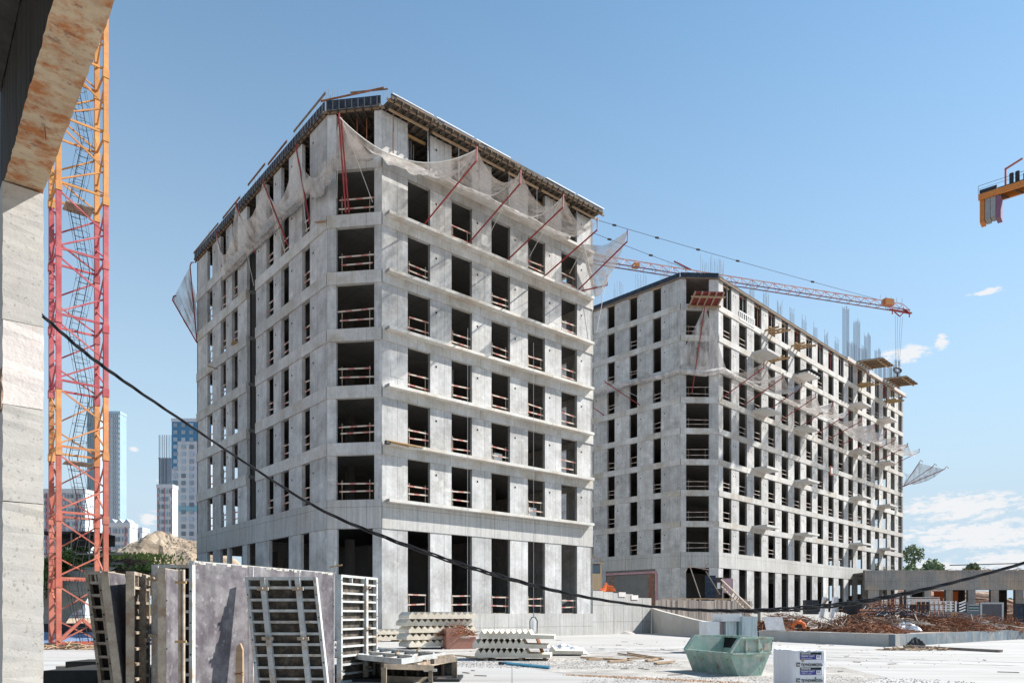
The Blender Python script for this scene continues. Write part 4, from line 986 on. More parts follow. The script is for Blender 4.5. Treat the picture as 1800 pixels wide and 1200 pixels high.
# rusty bin
b0 = gp(809,1140)
rb = thing('steel_bin', 'rust red steel bin full of scrap wire between the stair stacks', 'bin', b0, R(20))
MB().box((-.62,0,0),(0,.03,.92)).build('side_plate', mat('bin_rust',(.38,.19,.14),.8,.2,2,(.30,.10,.07),.7,2), rb)
MB().box((-.62,.03,0),(-.59,1.0,.9)).box((-.03,.03,0),(0,1.0,.9)).build('side_plate', MATS['bin_rust'], rb)
MB().box((0.0,-.0,0),(.7,.03,.5)).box((.7,0,0),(.73,1.0,.5)).build('low_plate', MATS['bin_rust'], rb)
MB().box((-.6,.97,0),(.7,1.0,.7)).box((-.6,.03,.0),(.7,.97,.05)).build('back_plate', MATS['bin_rust'], rb)
MB().box((0,-.02,.48),(.7,0,.54)).build('striped_strip', M_GUARD, rb)
def wire_heap(name, cen, rx, ry, h, n, r, seglen, m, parent=None, flat=.3, z0=0):
    mb = MB()
    for _ in range(n):
        a = rnd.uniform(0,6.283); q = math.sqrt(rnd.random()); x = cen[0]+rx*q*math.cos(a); y = cen[1]+ry*q*math.sin(a)
        zt_ = z0+h*(1-q*q)*rnd.uniform(.3,1); d = Vector((rnd.gauss(0,1),rnd.gauss(0,1)*.7,rnd.gauss(0,1)*flat)).normalized()*seglen*rnd.uniform(.4,1)
        b = Vector((x,y,zt_)); k = Vector((rnd.uniform(-.2,.2),rnd.uniform(-.2,.2),rnd.uniform(0,.3)))*seglen*.4
        pts = [b-d*.5, b+k*.7, b+d*.5]; pts = [Vector((p.x,p.y,max(z0+.02,p.z))) for p in pts]
        mb.tube(pts, r, 3)
    return mb.build(name, m, parent)
wire_heap('scrap_wire', (0,.5), .8, .6, .55, 160, .012, .9, M_RUST, rb, z0=.55)

# steel guard frames by the plinth
def steel_frame(label, c, w, h, rz):
    t = thing('guard_rack', label, 'steel rack', c, rz)
    for q in (0,.5,1): MB().bar((w*q,0,0),(w*q,0,h),.07).build('post', M_GALV, t)
    for z in (.08,h*.5,h): MB().bar((0,0,z),(w,0,z),.06).build('rail', M_GALV, t)
    MB().bar((0,0,.05),(0,.9,.05),.06).bar((w,0,.05),(w,.9,.05),.06).build('foot', M_GALV, t)
    return t
steel_frame('galvanised frame rack by the plinth, left one with a blue-grey box', gp(852,1116), 2.0, 1.1, R(10))
steel_frame('galvanised frame rack by the plinth, right one next to the hanging hook', gp(893,1117), 1.55, 1.1, R(12))
for (x_, lab) in ((822,'lifting yoke with a bottle-like hook hanging on a thin line, left of the frame racks'),(938,'lifting yoke with a white bottle-like body at the right of the frame racks')):
    g = px(x_, 1112, 42 if x_ > 900 else 40); t = thing('lifting_yoke', lab, 'lifting yoke', g)
    MB().tube([(-.2,0,0),(-.22,0,.7),(-.1,0,.92),(.1,0,.92),(.22,0,.7),(.2,0,0),(-.2,0,0)], .035, 6).build('yoke', M_DARK, t)
    MB().tube([(0,0,.15),(0,0,.75)], .13, 8).build('hook_block', M_WHITE, t); MB().tube([(0,0,.92),(.02,0,1.2)], .05, 6).build('hook', M_GALV, t)
    MB().tube([(0,0,1.2),(0,.2,17.0)], .012, 3).build('line', M_ROPE, t)
for (x_, y_, lab) in ((886,1110,'blue-grey switch box on the galvanised rack'),):
    g = px(x_,y_,51.5); o = MB().box((-.15,-.1,.45),(.2,.1,1.25)).build('switch_box', mat('blue_grey_box',(.25,.33,.40),.5,.1,2), None, g); tag(o, lab, 'box')

# ------------------------------------------------------------------ green skip
D0 = Vector((5.6,17.8,0)); dang = math.atan2(.33,.94)
sk = thing('green_skip', 'open worn green steel waste skip standing alone on the bright yard', 'skip', D0, dang)
prof = [(0,0),(-.25,.555),(.035,.93),(1.02,.92),(.98,.62),(.68,0)]
Wd = 2.0
def side_plate(y, th=.035):
    MB().prism(prof, y, y+th).build('side_plate', M_GREEN, sk)
side_plate(0); side_plate(Wd-.035)
def strip(i, j, name, m, off=.0, th=.03):
    (x0,z0),(x1,z1) = prof[i], prof[j]; d = Vector((x1-x0,0,z1-z0)).normalized(); n_ = Vector((-d.z,0,d.x))*th
    vs = [(x0,.035,z0),(x1,.035,z1),(x1,Wd-.035,z1),(x0,Wd-.035,z0)]; vs += [(v[0]+n_.x,v[1],v[2]+n_.z) for v in vs]
    MB().add(vs, [(0,1,2,3),(7,6,5,4),(0,4,5,1),(1,5,6,2),(2,6,7,3),(3,7,4,0)]).build(name, m, sk)
strip(0,1,'end_plate',M_GREEN,th=-.03); strip(4,5,'end_plate',M_GREEN,th=.03); strip(3,4,'end_plate',M_GREEN,th=.03)
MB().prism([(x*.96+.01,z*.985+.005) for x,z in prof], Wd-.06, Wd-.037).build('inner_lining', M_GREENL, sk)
strip(3,4,'shade_lining',mat('shade_dark_inner',(.05,.05,.05),.8,.3,3),th=.045)  # dark sheet painting the shade on the inner back wall
MB().box((0,.035,0.002),(.68,Wd-.035,.03)).build('floor_plate', M_GREEN, sk)
for (i,j) in ((1,2),(2,3)):
    a = Vector((prof[i][0],0,prof[i][1])); b = Vector((prof[j][0],0,prof[j][1]))
    for y in (-.01,Wd-.03): MB().bar(a+Vector((0,y+.02,.02)), b+Vector((0,y+.02,.02)), .09,.05).build('rim', M_GREEN, sk)
MB().bar((prof[1][0],0,prof[1][1]+.01),(prof[1][0],Wd,prof[1][1]+.01),.06,.05).build('rim', M_GREEN, sk)
MB().bar((prof[3][0],0,prof[3][1]+.01),(prof[3][0],Wd,prof[3][1]+.01),.07,.06).build('rim', M_GREEN, sk)
MB().bar((-.22,-.045,.565),(.93,-.045,.565),.07,.045).build('mid_rail', M_GREEN, sk)
for q in (.17,.55): MB().box((q,-.07,.585),(q+.04,0,.90)).build('side_rib', M_GREEN, sk)
for q in (.25,.63): MB().tube([(q,-.02,.65),(q,-.09,.65),(q,-.09,.70)], .02, 8).build('lifting_pin', M_FRAMEB, sk)
MB().add([(.60,-.05,.60),(.72,-.05,.60),(.64,-.02,.86)], [(0,1,2)]).build('gusset', M_GREEN, sk)
MB().box((.76,-.012,.64),(.92,-.002,.82)).build('label_plate', mat('pale_sticker',(.55,.50,.42),.6,.15,6,(.5,.2,.15),.5,9), sk)
o = wire_heap('rubble_inside', (.34,1.0), .25, .7, .12, 60, .015, .3, M_FRAMEB, sk, z0=.03)

# ------------------------------------------------------------------ wrapped pack with printed film
Yp = 14.0; PB = px(1392, 1143, Yp); pz = PB.z
pk = thing('wrapped_roll_pack', 'white film wrapped pack of roofing rolls with black and violet print at bottom right', 'wrapped pack', (PB.x, Yp, 0), R(6))
Wp = .70
bm = bmesh.new()
N_ = 28; rings = 14; vs = []
def rr_(a):   # rounded-square outline
    c, s = math.cos(a), math.sin(a); k = 1/(abs(c)**6+abs(s)**6)**(1/6); return c*k, s*k
for j in range(rings+1):
    z = .12+(pz-.12)*j/rings
    for i in range(N_*2):
        c, s = rr_(2*math.pi*i/(N_*2)); fl = 1+.010*math.sin(i*2.1+j*.6)+.006*math.sin(i*5.3)+(.0 if j<rings else -.012)
        vs.append(bm.verts.new((Wp/2*1.08+Wp/2*1.08*c*fl, .45+.45*s*fl, z + (.012*math.sin(i*1.7) if j==rings else 0))))
n2 = N_*2
for j in range(rings):
    for i in range(n2): bm.faces.new((vs[j*n2+i], vs[j*n2+(i+1)%n2], vs[(j+1)*n2+(i+1)%n2], vs[(j+1)*n2+i]))
bm.faces.new([vs[rings*n2+i] for i in range(n2)])
me = bpy.data.meshes.new('wrapping'); bm.to_mesh(me); bm.free(); me.materials.append(M_WRAP)
link('wrapping', me, pk)
MB().box((-.0,.05,0),(Wp*1.08,.85,.1)).build('pallet', M_TIMBER, pk)
def text_part(s, size, loc, m, parent, name='lettering', bold=0.0, sx=1.0):
    cu = bpy.data.curves.new(name, 'FONT'); cu.body = s; cu.size = size; cu.offset = bold; cu.extrude = .0006
    to = bpy.data.objects.new(name, cu); COL.objects.link(to)
    dg = bpy.context.evaluated_depsgraph_get(); me = bpy.data.meshes.new_from_object(to.evaluated_get(dg)); bpy.data.objects.remove(to)
    me.materials.clear(); me.materials.append(m); o = link(name, me, parent, loc, (R(90),0,0)); o.scale = (sx,1,1); return o
f = Yp/F    # metres per photo pixel at the pack
def lx(x): return (x-1392)*f*1.0
def lz(y): return EYE+(HY-y)*f
fy = -.012
def print_block(ytop, partial=False):
    y = ytop
    if not partial:
        MB().box((lx(1400.0), fy, lz(y+7.0)), (lx(1406.6), fy+.004, lz(y+.2))).build('emblem', M_INK, pk)
        text_part('TN', .055, (lx(1400.8), fy-.001, lz(y+5.6)), M_WHITE, pk, 'emblem_lettering', .002)
        text_part('ТЕХНОНИКОЛЬ', .070, (lx(1408.3), fy-.002, lz(y+6.3)), M_INK, pk, 'brand_lettering', .0024, .82)
    MB().box((lx(1407.0), fy, lz(y+12.6)), (lx(1446.5), fy+.004, lz(y+8.8))).build('black_bar', M_INK, pk)
    text_part('ПРЕМИУМ', .038, (lx(1408.2), fy-.002, lz(y+12.0)), M_WHITE, pk, 'bar_lettering', .001)
    MB().box((lx(1407.0), fy, lz(y+21.6)), (lx(1446.5), fy+.004, lz(y+13.2))).build('violet_bar', M_VIOL, pk)
    text_part('ТЕХНОЭЛАСТ', .040, (lx(1408.2), fy-.002, lz(y+16.8)), M_WHITE, pk, 'bar_lettering', .001)
    text_part('УНИВЕРСАЛЬНЫЙ', .024, (lx(1408.2), fy-.002, lz(y+20.2)), M_WHITE, pk, 'bar_lettering')
    MB().box((lx(1436.5), fy-.002, lz(y+21.0)), (lx(1445.6), fy, lz(y+13.9))).build('size_box', M_LABEL, pk)
    text_part('4,0', .050, (lx(1437.5), fy-.004, lz(y+18.2)), M_VIOL, pk, 'size_lettering', .001)
print_block(1163.8); print_block(1191.5)
print_block(1137.0, True)
MB().add([(lx(1408),fy-.004,lz(1157)),(lx(1415),fy-.004,lz(1157.5)),(lx(1411.5),fy-.004,lz(1164))],[(0,1,2)]).build('tape_scrap', mat('brown_tape',(.35,.24,.18),.5,.1,4), pk)
MB().add([(lx(1434),fy,lz(1189)),(lx(1437.3),fy,lz(1191)),(lx(1434),fy,lz(1192.8))],[(0,1,2)]).build('arrow_mark', M_INK, pk)

# ------------------------------------------------------------------ white packs and film-wrapped glazing behind the skip
def pack(label, x0, x1, ytop, Y, dep, m, ybot=None):
    a = px(x0, ytop, Y); b = px(x1, ytop, Y); z0 = 0 if ybot is None else px(0, ybot, Y).z
    o = MB().box((0,0,0),(b.x-a.x,dep,a.z-z0)).build('wrapped_crate', m, None, (a.x, Y, z0)); tag(o, label, 'crate'); return o
pack('white board crate behind the skip, leftmost of the crates', 1243, 1265, 1092, 28.5, 1.2, M_WHITE)
pack('grey-brown crate between the white crate and the glazing pack', 1265, 1276, 1093, 28.9, 1.2, mat('grey_brown_crate',(.42,.36,.36),.7,.1,2))
pack('film wrapped glazing pack with a dark green post, behind the skip', 1276, 1305, 1092, 28.6, 1.3, M_FILM)
pack('long white pack lying on top of the crates behind the skip', 1270, 1304, 1078, 28.4, 1.4, M_WHITE, 1091.5)
pack('tall shiny film wrapped pack at the right of the crates behind the skip', 1304.5, 1331, 1083, 28.2, 1.5, M_FILM)
pack('dark green post standing in front of the glazing pack', 1295.5, 1298.5, 1092, 28.15, .06, mat('dark_green_post',(.03,.09,.08),.5,.1,2))

# ------------------------------------------------------------------ walls behind the yard
W1a = onA(17.8,0,0); W1b = onA(24.7,0,0)
rw = thing('retaining_wall', 'sunlit pale retaining wall running on from the corner of the nearer building', 'wall', W1a, UA)
for k in range(6): box('wall_panel', C_BAND, rw, (.02+k*1.15,0,-.3), (1.14,.4,3.55-(.06*k if k<4 else .45)), 0)
for (t_,z_) in ((2.9,2.85),(4.4,2.65)): box('mortar_patch', C_WHITE, rw, (t_,-.05,z_), (.8,.05,.35))
rp = [(W1b.x,W1b.y),(13.0,44.6)]
ang, L_ = wall_dir(rp[0], rp[1])
wr = thing('ramp_wall', 'low grey wall sloping down toward the skip from the retaining wall', 'wall', (W1b.x,W1b.y,0), ang)
zz = [2.0,1.75,1.55,1.35,1.15,1.0,.9]
for k in range(6):
    w = L_/6; MB().prism([(k*w+.01,-.3),((k+1)*w-.01,-.3),((k+1)*w-.01,zz[k+1]),(k*w+.01,zz[k])], 0, .3).build('wall_panel', C_OLD, wr)
# timber hoarding in front of the farther building
hs = Vector((12.4, 62.0, 0)); he = Vector((22.3, 66.5, 0)); ang, L_ = wall_dir(hs, he)
hd = thing('timber_hoarding', 'brown upright board hoarding between the retaining wall and the farther building', 'hoarding', hs, ang)
bmh = MB().box((0,0,0),(.27,.05,2.75)).mesh('board'); bmh.materials.append(M_BOARD)
for k in range(int(L_/.29)): link('board', bmh, hd, (k*.29, rnd.uniform(-.03,.03), rnd.uniform(-.05,.10)))
MB().box((0,.06,2.3),(L_,.16,2.42)).build('rail', M_TIMBER, hd)
for k in range(14):
    o0 = MB().bar((rnd.uniform(0,L_-3),.3,2.85),(rnd.uniform(3,L_),.4,2.92),.05,.04).build('loose_lath', M_TIMBER, hd)
tr = thing('timber_trestle', 'pale crossed sticks standing on the hoarding before the dark ground floor opening', 'trestle', px(1205,1050,61.5))
for (a,b) in (((-1.0,0,0),(0.3,0,2.9)),((.3,0,2.9),(1.3,0,0)),((.3,0,2.7),(2.2,.3,2.4)),((2.0,.2,3.0),(1.6,.2,2.4)),((1.8,.2,2.3),(3.0,.2,.3))): MB().bar(a,b,.07).build('stick', M_BOARD, tr)
# lit concrete base strip in front of B's sunlit side
bw = thing('base_wall', 'pale vertical-marked base wall along the foot of the farther building', 'wall', onB(1.5,-4.0,0), UB)
for k in range(24): box('wall_panel', C_BAND, bw, (k*1.26,0,-.2), (1.25,.35,1.95), 0)
lk = thing('lattice_gangway', 'narrow lattice gangway slanting down over the hoarding to the yard', 'gangway', px(1268,1030,60))
g0 = px(1268,1030,60); g1 = px(1322,1083,54); dgg = (g1-g0)
MB().bar((0,0,0), dgg, .1).build('rail', M_BOARD, lk); MB().bar((0,0,.55), dgg+Vector((0,0,.55)), .1).build('rail', M_BOARD, lk)
for k in range(12): MB().bar(dgg*(k/12), dgg*((k+1)/12)+Vector((0,0,.55)), .06).build('lattice', M_TIMBER, lk)
dp = thing('formwork_stand', 'dark blue studded formwork board standing at the ground opening of the farther building', 'formwork panel', px(1240,1063,70))
MB().box((0,0,0),(1.0,.1,2.9)).build('board', M_FORMBLUE, dp); MB().box((1.02,.05,0),(1.7,.15,2.7)).build('board', mat('brown_ply',(.07,.05,.045),.6,.2,2), dp); MB().box((1.15,.0,1.6),(1.45,.05,2.2)).build('notice', M_WHITE, dp)
MB().box((1.75,.0,1.2),(2.7,.05,2.6)).build('board', mat('pink_board',(.50,.33,.37),.7,.15,3), dp)
# site cabin
cbn = thing('site_cabin', 'small pale wooden guard cabin peeping out at the corner of the nearer building', 'cabin', px(1042,1035,62.0))
MB().box((0,0,0),(.75,1.6,1.35)).build('lower_wall', M_CABIN, cbn); MB().box((0,.04,1.35),(.7,1.5,2.15)).build('window', M_GLASS, cbn)
MB().box((.66,0,1.35),(.75,.1,2.2)).build('corner_post', M_CABIN, cbn); MB().box((-.1,-.2,2.2),(.95,1.7,2.28)).build('roof', M_BOARD, cbn)
MB().bar((-.3,-.3,2.95),(.95,-.2,2.28),.05,.07).build('roof_batten', M_TIMBER, cbn)
def lump(name, cen, rx, ry, h, m, lab, cat, seed=0, amp=.25, n=18):
    def fn(a,b):
        th = a*2*math.pi; r = b; k = 1+amp*math.sin(3*th+seed)*.5+amp*.3*math.sin(7*th+seed*2)
        P_ = Vector((rx*r*math.cos(th), ry*r*math.sin(th), seed*7.3)); sc_ = 3.0/max(rx,ry)
        z = h*(1-r**1.6)*(1+amp*.9*mnoise.noise(P_*sc_)) + (amp*h*.45*(mnoise.noise(P_*sc_*2.7)+.6*mnoise.noise(P_*sc_*6)+.35*mnoise.noise(P_*sc_*14)) if r<.97 else 0)
        return (cen[0]+rx*r*k*math.cos(th), cen[1]+ry*r*k*math.sin(th), cen[2]+max(z,-.05) if r<1 else cen[2]-.1)
    o = MB().grid(fn, n*2, n).build(name, m, None, smooth=False)
    if lab: tag(o, lab, cat)
    return o
lump('orange_tarp_heap', px(1066,1037,58.5), .5,.35,.42, M_OR, 'crumpled orange tarpaulin on the retaining wall beside the cabin', 'tarpaulin', 2, .9)
lump('sand_heap', gp(1083,1113), 1.6,1.0,.35, M_GRAVEL, 'small heap of grey grit at the foot of the retaining wall', 'grit heap', 4, .3)
o = MB().bar(gp(1050,1108)+Vector((0,0,.35)), gp(1065,1108)+Vector((0,0,.38)), .12,.06).build('plank', M_TIMBERY); tag(o, 'short yellow plank lying on the grit heap by the retaining wall', 'plank')

# ------------------------------------------------------------------ low kerb wall and raised deck at right
KL = Vector((14.3,41.7,0)); KC = Vector((18.0,33.8,0)); KR = Vector((31.9,44.6,0)); KE = KC+(KR-KC)*2.2
ang, L_ = wall_dir(KL,KC); kw = thing('kerb_wall', 'low grey shaded wall edging the raised deck behind the skip, rebar piled on it', 'wall', KL, ang)
for k in range(4): box('wall_block', C_OLD, kw, (k*L_/4,0,-.1), (L_/4-.01,.35,.69), 0)
ang, L_ = wall_dir(KC,KE); k2 = thing('kerb_wall', 'low wall of dark blue-grey plates edging the raised deck at far right', 'wall', KC, ang)
for k in range(34): box('plate', M_BLUEP, k2, (k*L_/34,0,-.1), (L_/34-.015,.3,.67), 0)
MB().add([(KL.x,KL.y+.2,.52),(KC.x,KC.y+.2,.52),(KE.x,KE.y+.2,.52),(KE.x,KE.y+30,.52),(KL.x-1,KL.y+14,.52)], [(0,1,2,3,4)]).build('raised_deck', mat('deck_concrete',(.30,.28,.26),.9,.2,.5,(.36,.2,.13),.6,.4), kind='structure')
MB().add([(KL.x,KL.y,-.1),(KL.x-1,KL.y+14,-.1),(KL.x-1,KL.y+14,.52),(KL.x,KL.y+.2,.52)], [(0,1,2,3)]).build('deck_edge', C_OLD, kind='structure')
# rebar piles and cages
piles = [((16.6,43.5),2.6,2.0,1.0,380,'flat spread of rust-red rebar offcuts at the left end of the raised deck'),
         ((20.6,42.0),2.6,2.2,1.05,420,'tangled heap of brown rebar behind the middle of the low grey wall'),
         ((23.0,44.5),2.4,2.0,1.9,380,'highest tangle of bent rebar and mesh on the raised deck'),
         ((25.0,42.5),3.2,2.2,.85,460,'low orange-brown spread of rebar nets near the wall corner'),
         ((29.5,45.5),3.4,2.4,.9,380,'rebar heap fading into dust at the right of the raised deck'),
         ((19.2,38.6),1.5,2.4,.55,220,'thin layer of rust-red bars right behind the low grey wall corner')]
for (c, rx, ry, h, n, lab) in piles:
    o = wire_heap('rebar_heap', (0,0), rx, ry, h, int(n*1.7), .014, 1.5, M_RUST, None, .35, .0); o.location = (c[0],c[1],.52); tag(o, lab, 'rebar heap'); 
    lump('rebar_heap_base', (0,0,0), rx*.9, ry*.9, h*.55, mat('rust_litter',(.19,.085,.045),.95,.4,2,(.10,.06,.04),.7,1.5,bump=1,bscale=6), None, None, h, .4).parent = o
for (c, rx, ry, z0, n, r_, sl, m_, lab) in (((21.5,41.0),2.2,1.5,.9,60,.035,1.4,M_BOARD,'pale broken battens strewn on the rebar behind the low grey wall'),((27.5,43.6),3.0,1.6,.7,70,.03,1.1,M_BOARD,'pale wood scraps strewn on the rebar right of the wall corner'),
        ((17.8,41.2),1.6,1.6,.7,40,.03,1.2,M_BOARD,'pale sticks strewn on the left end of the raised deck'),((22.8,43.8),2.0,1.4,1.4,120,.03,1.6,M_REBAR,'dark bars tangled in the highest rebar heap')):
    o = wire_heap('scrap_litter', (0,0), rx, ry, .5, n, r_, sl, m_, None, .3, .0); o.location = (c[0],c[1],z0); tag(o, lab, 'scrap litter')
def rebar_cage(label, c, rz, L_, w, h, n, tilt=0):
    t = thing('rebar_cage', label, 'rebar cage', c, (tilt,0,rz))
    for (y,z) in ((0,0),(w,0),(0,h),(w,h)): MB().tube([(0,y,z),(L_,y,z)], .028, 4).build('long_bar', M_RUST, t)
    for k in range(n): x = L_*(k+.5)/n; MB().tube([(x,0,0),(x,w,0),(x,w,h),(x,0,h),(x,0,0)], .018, 3, cap=False).build('stirrup', M_RUST, t)
rebar_cage('long rusty rebar cage slanting up over the heap', (19.6,42.5,1.3), R(10), 3.6, .5, .45, 16, R(5))
rebar_cage('rusty rebar cage with hoops tipped on its side on the highest tangle', (22.2,43.0,1.35), R(-28), 3.2, .9, .8, 14, R(25))
rebar_cage('short rusty cage leaning at the right of the highest tangle', (24.6,43.6,.9), R(-12), 2.6, .8, .7, 12, R(-18))
for k,(x,y,w,h,lab) in enumerate(((1480,1075,18,12,'dark hatch-like board stuck in the highest rebar tangle'),)):
    a = px(x,y,42.5); o = MB().box((0,0,0),(.9,.06,.8)).build('dark_board', M_DARK, None, a, (R(10),R(20),0)); tag(o, lab, 'board')
o = MB().box((0,0,0),(1.05,.04,.95)).build('leaning_sheet', mat('grey_scuffed_sheet',(.36,.37,.40),.7,.2,3,(.5,.48,.45),.6,4), None, px(1347,1107,40.5)+Vector((0,0,0)), (R(-38),0,R(-4))); tag(o, 'grey scuffed sheet leaning on the left end of the raised deck', 'sheet')
# orange hose bundle
oh = px(1404,1103,40.0)
t = thing('orange_hose_bundle', 'bright orange cloth bundle arched over a dark gap on the raised deck', 'orange bundle', oh)
MB().tube([(.34*math.cos(a_)+.03*math.sin(a_*9),.05*math.sin(a_*7),.34*math.sin(a_)+.04*math.sin(a_*11)) for a_ in [j*math.pi/10 for j in range(11)]], .10, 8).build('arch', M_OR, t, smooth=True)
MB().box((-.2,.12,0),(.25,.4,.26)).build('dark_gap_box', M_DARK, t)  # dark box filling the gap under the arch
lump('white_bags', px(1590,1098,40)-Vector((0,0,.2)), .9,.5,.32, M_WRAP, 'crumpled white bags lying on the rebar near the wall corner', 'bags', 5, .7)
lump('white_bags', px(1545,1087,45)-Vector((0,0,.2)), 2.2,.5,.35, M_WRAP, 'long pale strip of rubble sacks behind the highest tangle', 'bags', 6, .5)
for (x0,y0,x1,y1,lab) in ((1446,1062,1455,1052,'white stick poking up left of the highest tangle'),(1563,1072,1583,1090,'pale plank slanting down from the highest tangle to the white bags')):
    o = MB().bar(px(x0,y0,43.5), px(x1,y1,42.5), .10).build('stick', M_BOARD); tag(o, lab, 'stick')
for (x,lab) in ((1443,'left of two white trestle legs behind the rebar'),(1461,'right of two white trestle legs behind the rebar')):
    a = px(x,1086,46); o = MB().bar(a, a+Vector((.25,0,1.35)), .25,.2).build('white_prop', M_WHITE); tag(o, lab, 'trestle leg')
# rubble at kerb corner
o = wire_heap('splintered_wood', (0,0), 1.6,.5,.14, 90, .02, .5, M_TIMBER); o.location = gp(1610,1142); tag(o,'splintered wood litter at the corner foot of the low wall','wood litter')
o = MB().bar(gp(1590,1137)+Vector((0,0,.06)), gp(1760,1146)+Vector((0,0,.06)), .18,.1).build('long_batten', M_BOARD); tag(o, 'long batten lying on the ground in front of the raised deck', 'batten')
lump('black_bag', px(1596,1122,34.6)-Vector((0,.6,.25)), .4,.2,.3, M_DARK, 'black plastic bag hanging at the corner of the low wall', 'bag', 3, .4)

# structure C: low frame at right
Cc = thing('low_concrete_building', 'low dark concrete frame with a deep beam over square openings at far right', 'building', (53.0,100,0))
box('deep_beam', mat('dark_frame_concrete',(.23,.22,.21),.9,.2,.5,(.30,.22,.15),.6,.25,streak=.2,joints=(2.9,0,1.2)), Cc, (-4,0,4.85), (60,.5,2.75))  # dark concrete with streaks and brown patches
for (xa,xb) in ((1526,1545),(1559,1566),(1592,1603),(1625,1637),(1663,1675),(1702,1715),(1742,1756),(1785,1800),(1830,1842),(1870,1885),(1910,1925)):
    a = (xa-CX)/F*100-53; b = (xb-CX)/F*100-53; box('column', MATS['dark_frame_concrete'], Cc, (a,.02,0), (b-a,.45,4.85))
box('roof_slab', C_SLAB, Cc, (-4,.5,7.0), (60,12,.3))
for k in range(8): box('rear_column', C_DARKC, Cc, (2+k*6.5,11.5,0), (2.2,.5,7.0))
o = wire_heap('roof_debris', (25,1.2), 26, .8, .5, 300, .03, 2.0, M_RUST, Cc, .2, 7.32); o['kind']='stuff'
MB().bar((8,.3,8.3),(30,.3,8.9),.08,.12).build('roof_rail', M_DARK, Cc)
MB().bar((17,.5,7.5),(50,.8,7.9),.06,.10).build('roof_rail', M_BOARD, Cc)
bk = thing('earth_bank', 'red-brown brick and earth bank seen through the openings of the low frame', 'earth bank', (60,116,0))
lump('bank', (8,2,0), 26,5,5.5, mat('brick_earth',(.36,.22,.16),.95,.3,1,(.5,.42,.36),.6,1), None, None, 3, .3).parent = bk
o = MB().box((0,0,0),(3.6,.1,2.0)).build('orange_sheet', M_OR, None, px(1642,1062,108)); tag(o, 'orange sheeting seen through an opening of the low frame', 'sheet')
o = MB().box((0,0,0),(4,.4,3.0)).build('pale_wall', C_PLAT, None, px(1595,1092,88)); tag(o, 'pale wall panel standing behind the black boards at the low frame', 'wall')
# panels in front of C
def dark_panel(lab, x0, x1, y0, y1, Y, m, frame=None, rz=0):
    a = px(x0,y1,Y); b = px(x1,y0,Y); t = thing('wall_formwork', lab, 'formwork panel', a, rz)
    w = (b.x-a.x); h = b.z-a.z
    MB().box((0,0,0),(w,.12,h)).build('sheet', m, t)
    if frame:
        for A_,B_ in (((0,-.03,0),(.12,0,h)),((w-.14,-.03,0),(w,0,h)),((.12,-.03,h-.12),(w-.14,0,h))): MB().box(A_,B_).build('edge_rail', frame, t)
    return t
dark_panel('black rounded-corner board standing second behind the white bags', 1600,1612,1062,1092,60, M_DARK)
dark_panel('black streaked board standing behind the white bags', 1611,1634,1057,1092,59, mat('black_streaked',(.03,.03,.035),.8,.4,2,streak=.4), M_DARK)
dark_panel('dark bluish board under the second opening of the low frame', 1677,1702,1058,1080,64, M_DARK, M_RIB)
t = dark_panel('teal ribbed panel next to the dark bluish board', 1701,1723,1061,1081,64.2, mat('teal_backing',(.06,.13,.14),.7,.2,1), M_RIB)
for k in range(4): MB().box((.1,-.06,.15+k*.25),(1.0,0,.22+k*.25)).build('rib', M_GALV, t)
dark_panel('big grey-framed dark panel standing free on the raised deck at right', 1723,1764,1058,1096,52, mat('dusty_dark_sheet',(.10,.10,.11),.8,.2,1), M_GALV)
dark_panel('dark ribbed panel at the extreme right edge before the low frame', 1785,1802,1060,1092,58, M_FORMBLUE, M_DARK)
t = thing('steel_trough', 'blue-grey steel trough with sloping end on the raised deck', 'trough', px(1627,1092,54))
MB().prism([(0,0),(.55,.75),(4.1,.75),(4.1,-.6),(.0,-.6)], 0, 1.0).build('body', M_BLUEP, t); MB().box((1.9,-.02,.45),(2.4,0,.7)).build('label_plate', mat('orange_label',(.55,.32,.18),.7,.2,3), t)
t = thing('lattice_stack', 'white lattice crates standing by the right black board', 'lattice crates', px(1636,1080,60))
for k in range(6):
    MB().bar((k*.42,0,0),(k*.42,0,1.15),.08).build('upright', M_WHITE, t)
    MB().bar((0,0,k*.22),(1.9,0,k*.22),.07).build('slat', M_WHITE, t)
for k in range(5): MB().bar((0+2.4,0,k*.24),(2.9,0,k*.24+.2),.08).build('slat', M_WHITE, t)
t = thing('panel_row', 'row of stacked white and dark panels standing left of the black boards', 'panels', px(1555,1085,62))
for k in range(7): MB().box((k*.33,0,0),(k*.33+.22,.1,1.9-.1*(k%2))).build('panel', (M_WHITE,M_DARK,M_FORMBLUE)[k%3], t)
dk = thing('dark_container', 'dark ribbed crate standing at the foot of the farther building behind the rebar', 'crate', px(1417,1079,70))
MB().box((0,0,0),(1.25,.8,1.4)).build('body', M_DARK, dk)
for k in range(5): MB().box((.05+k*.25,-.03,1.0),(.12+k*.25,0,1.35)).build('rib', M_FORMBLUE, dk)

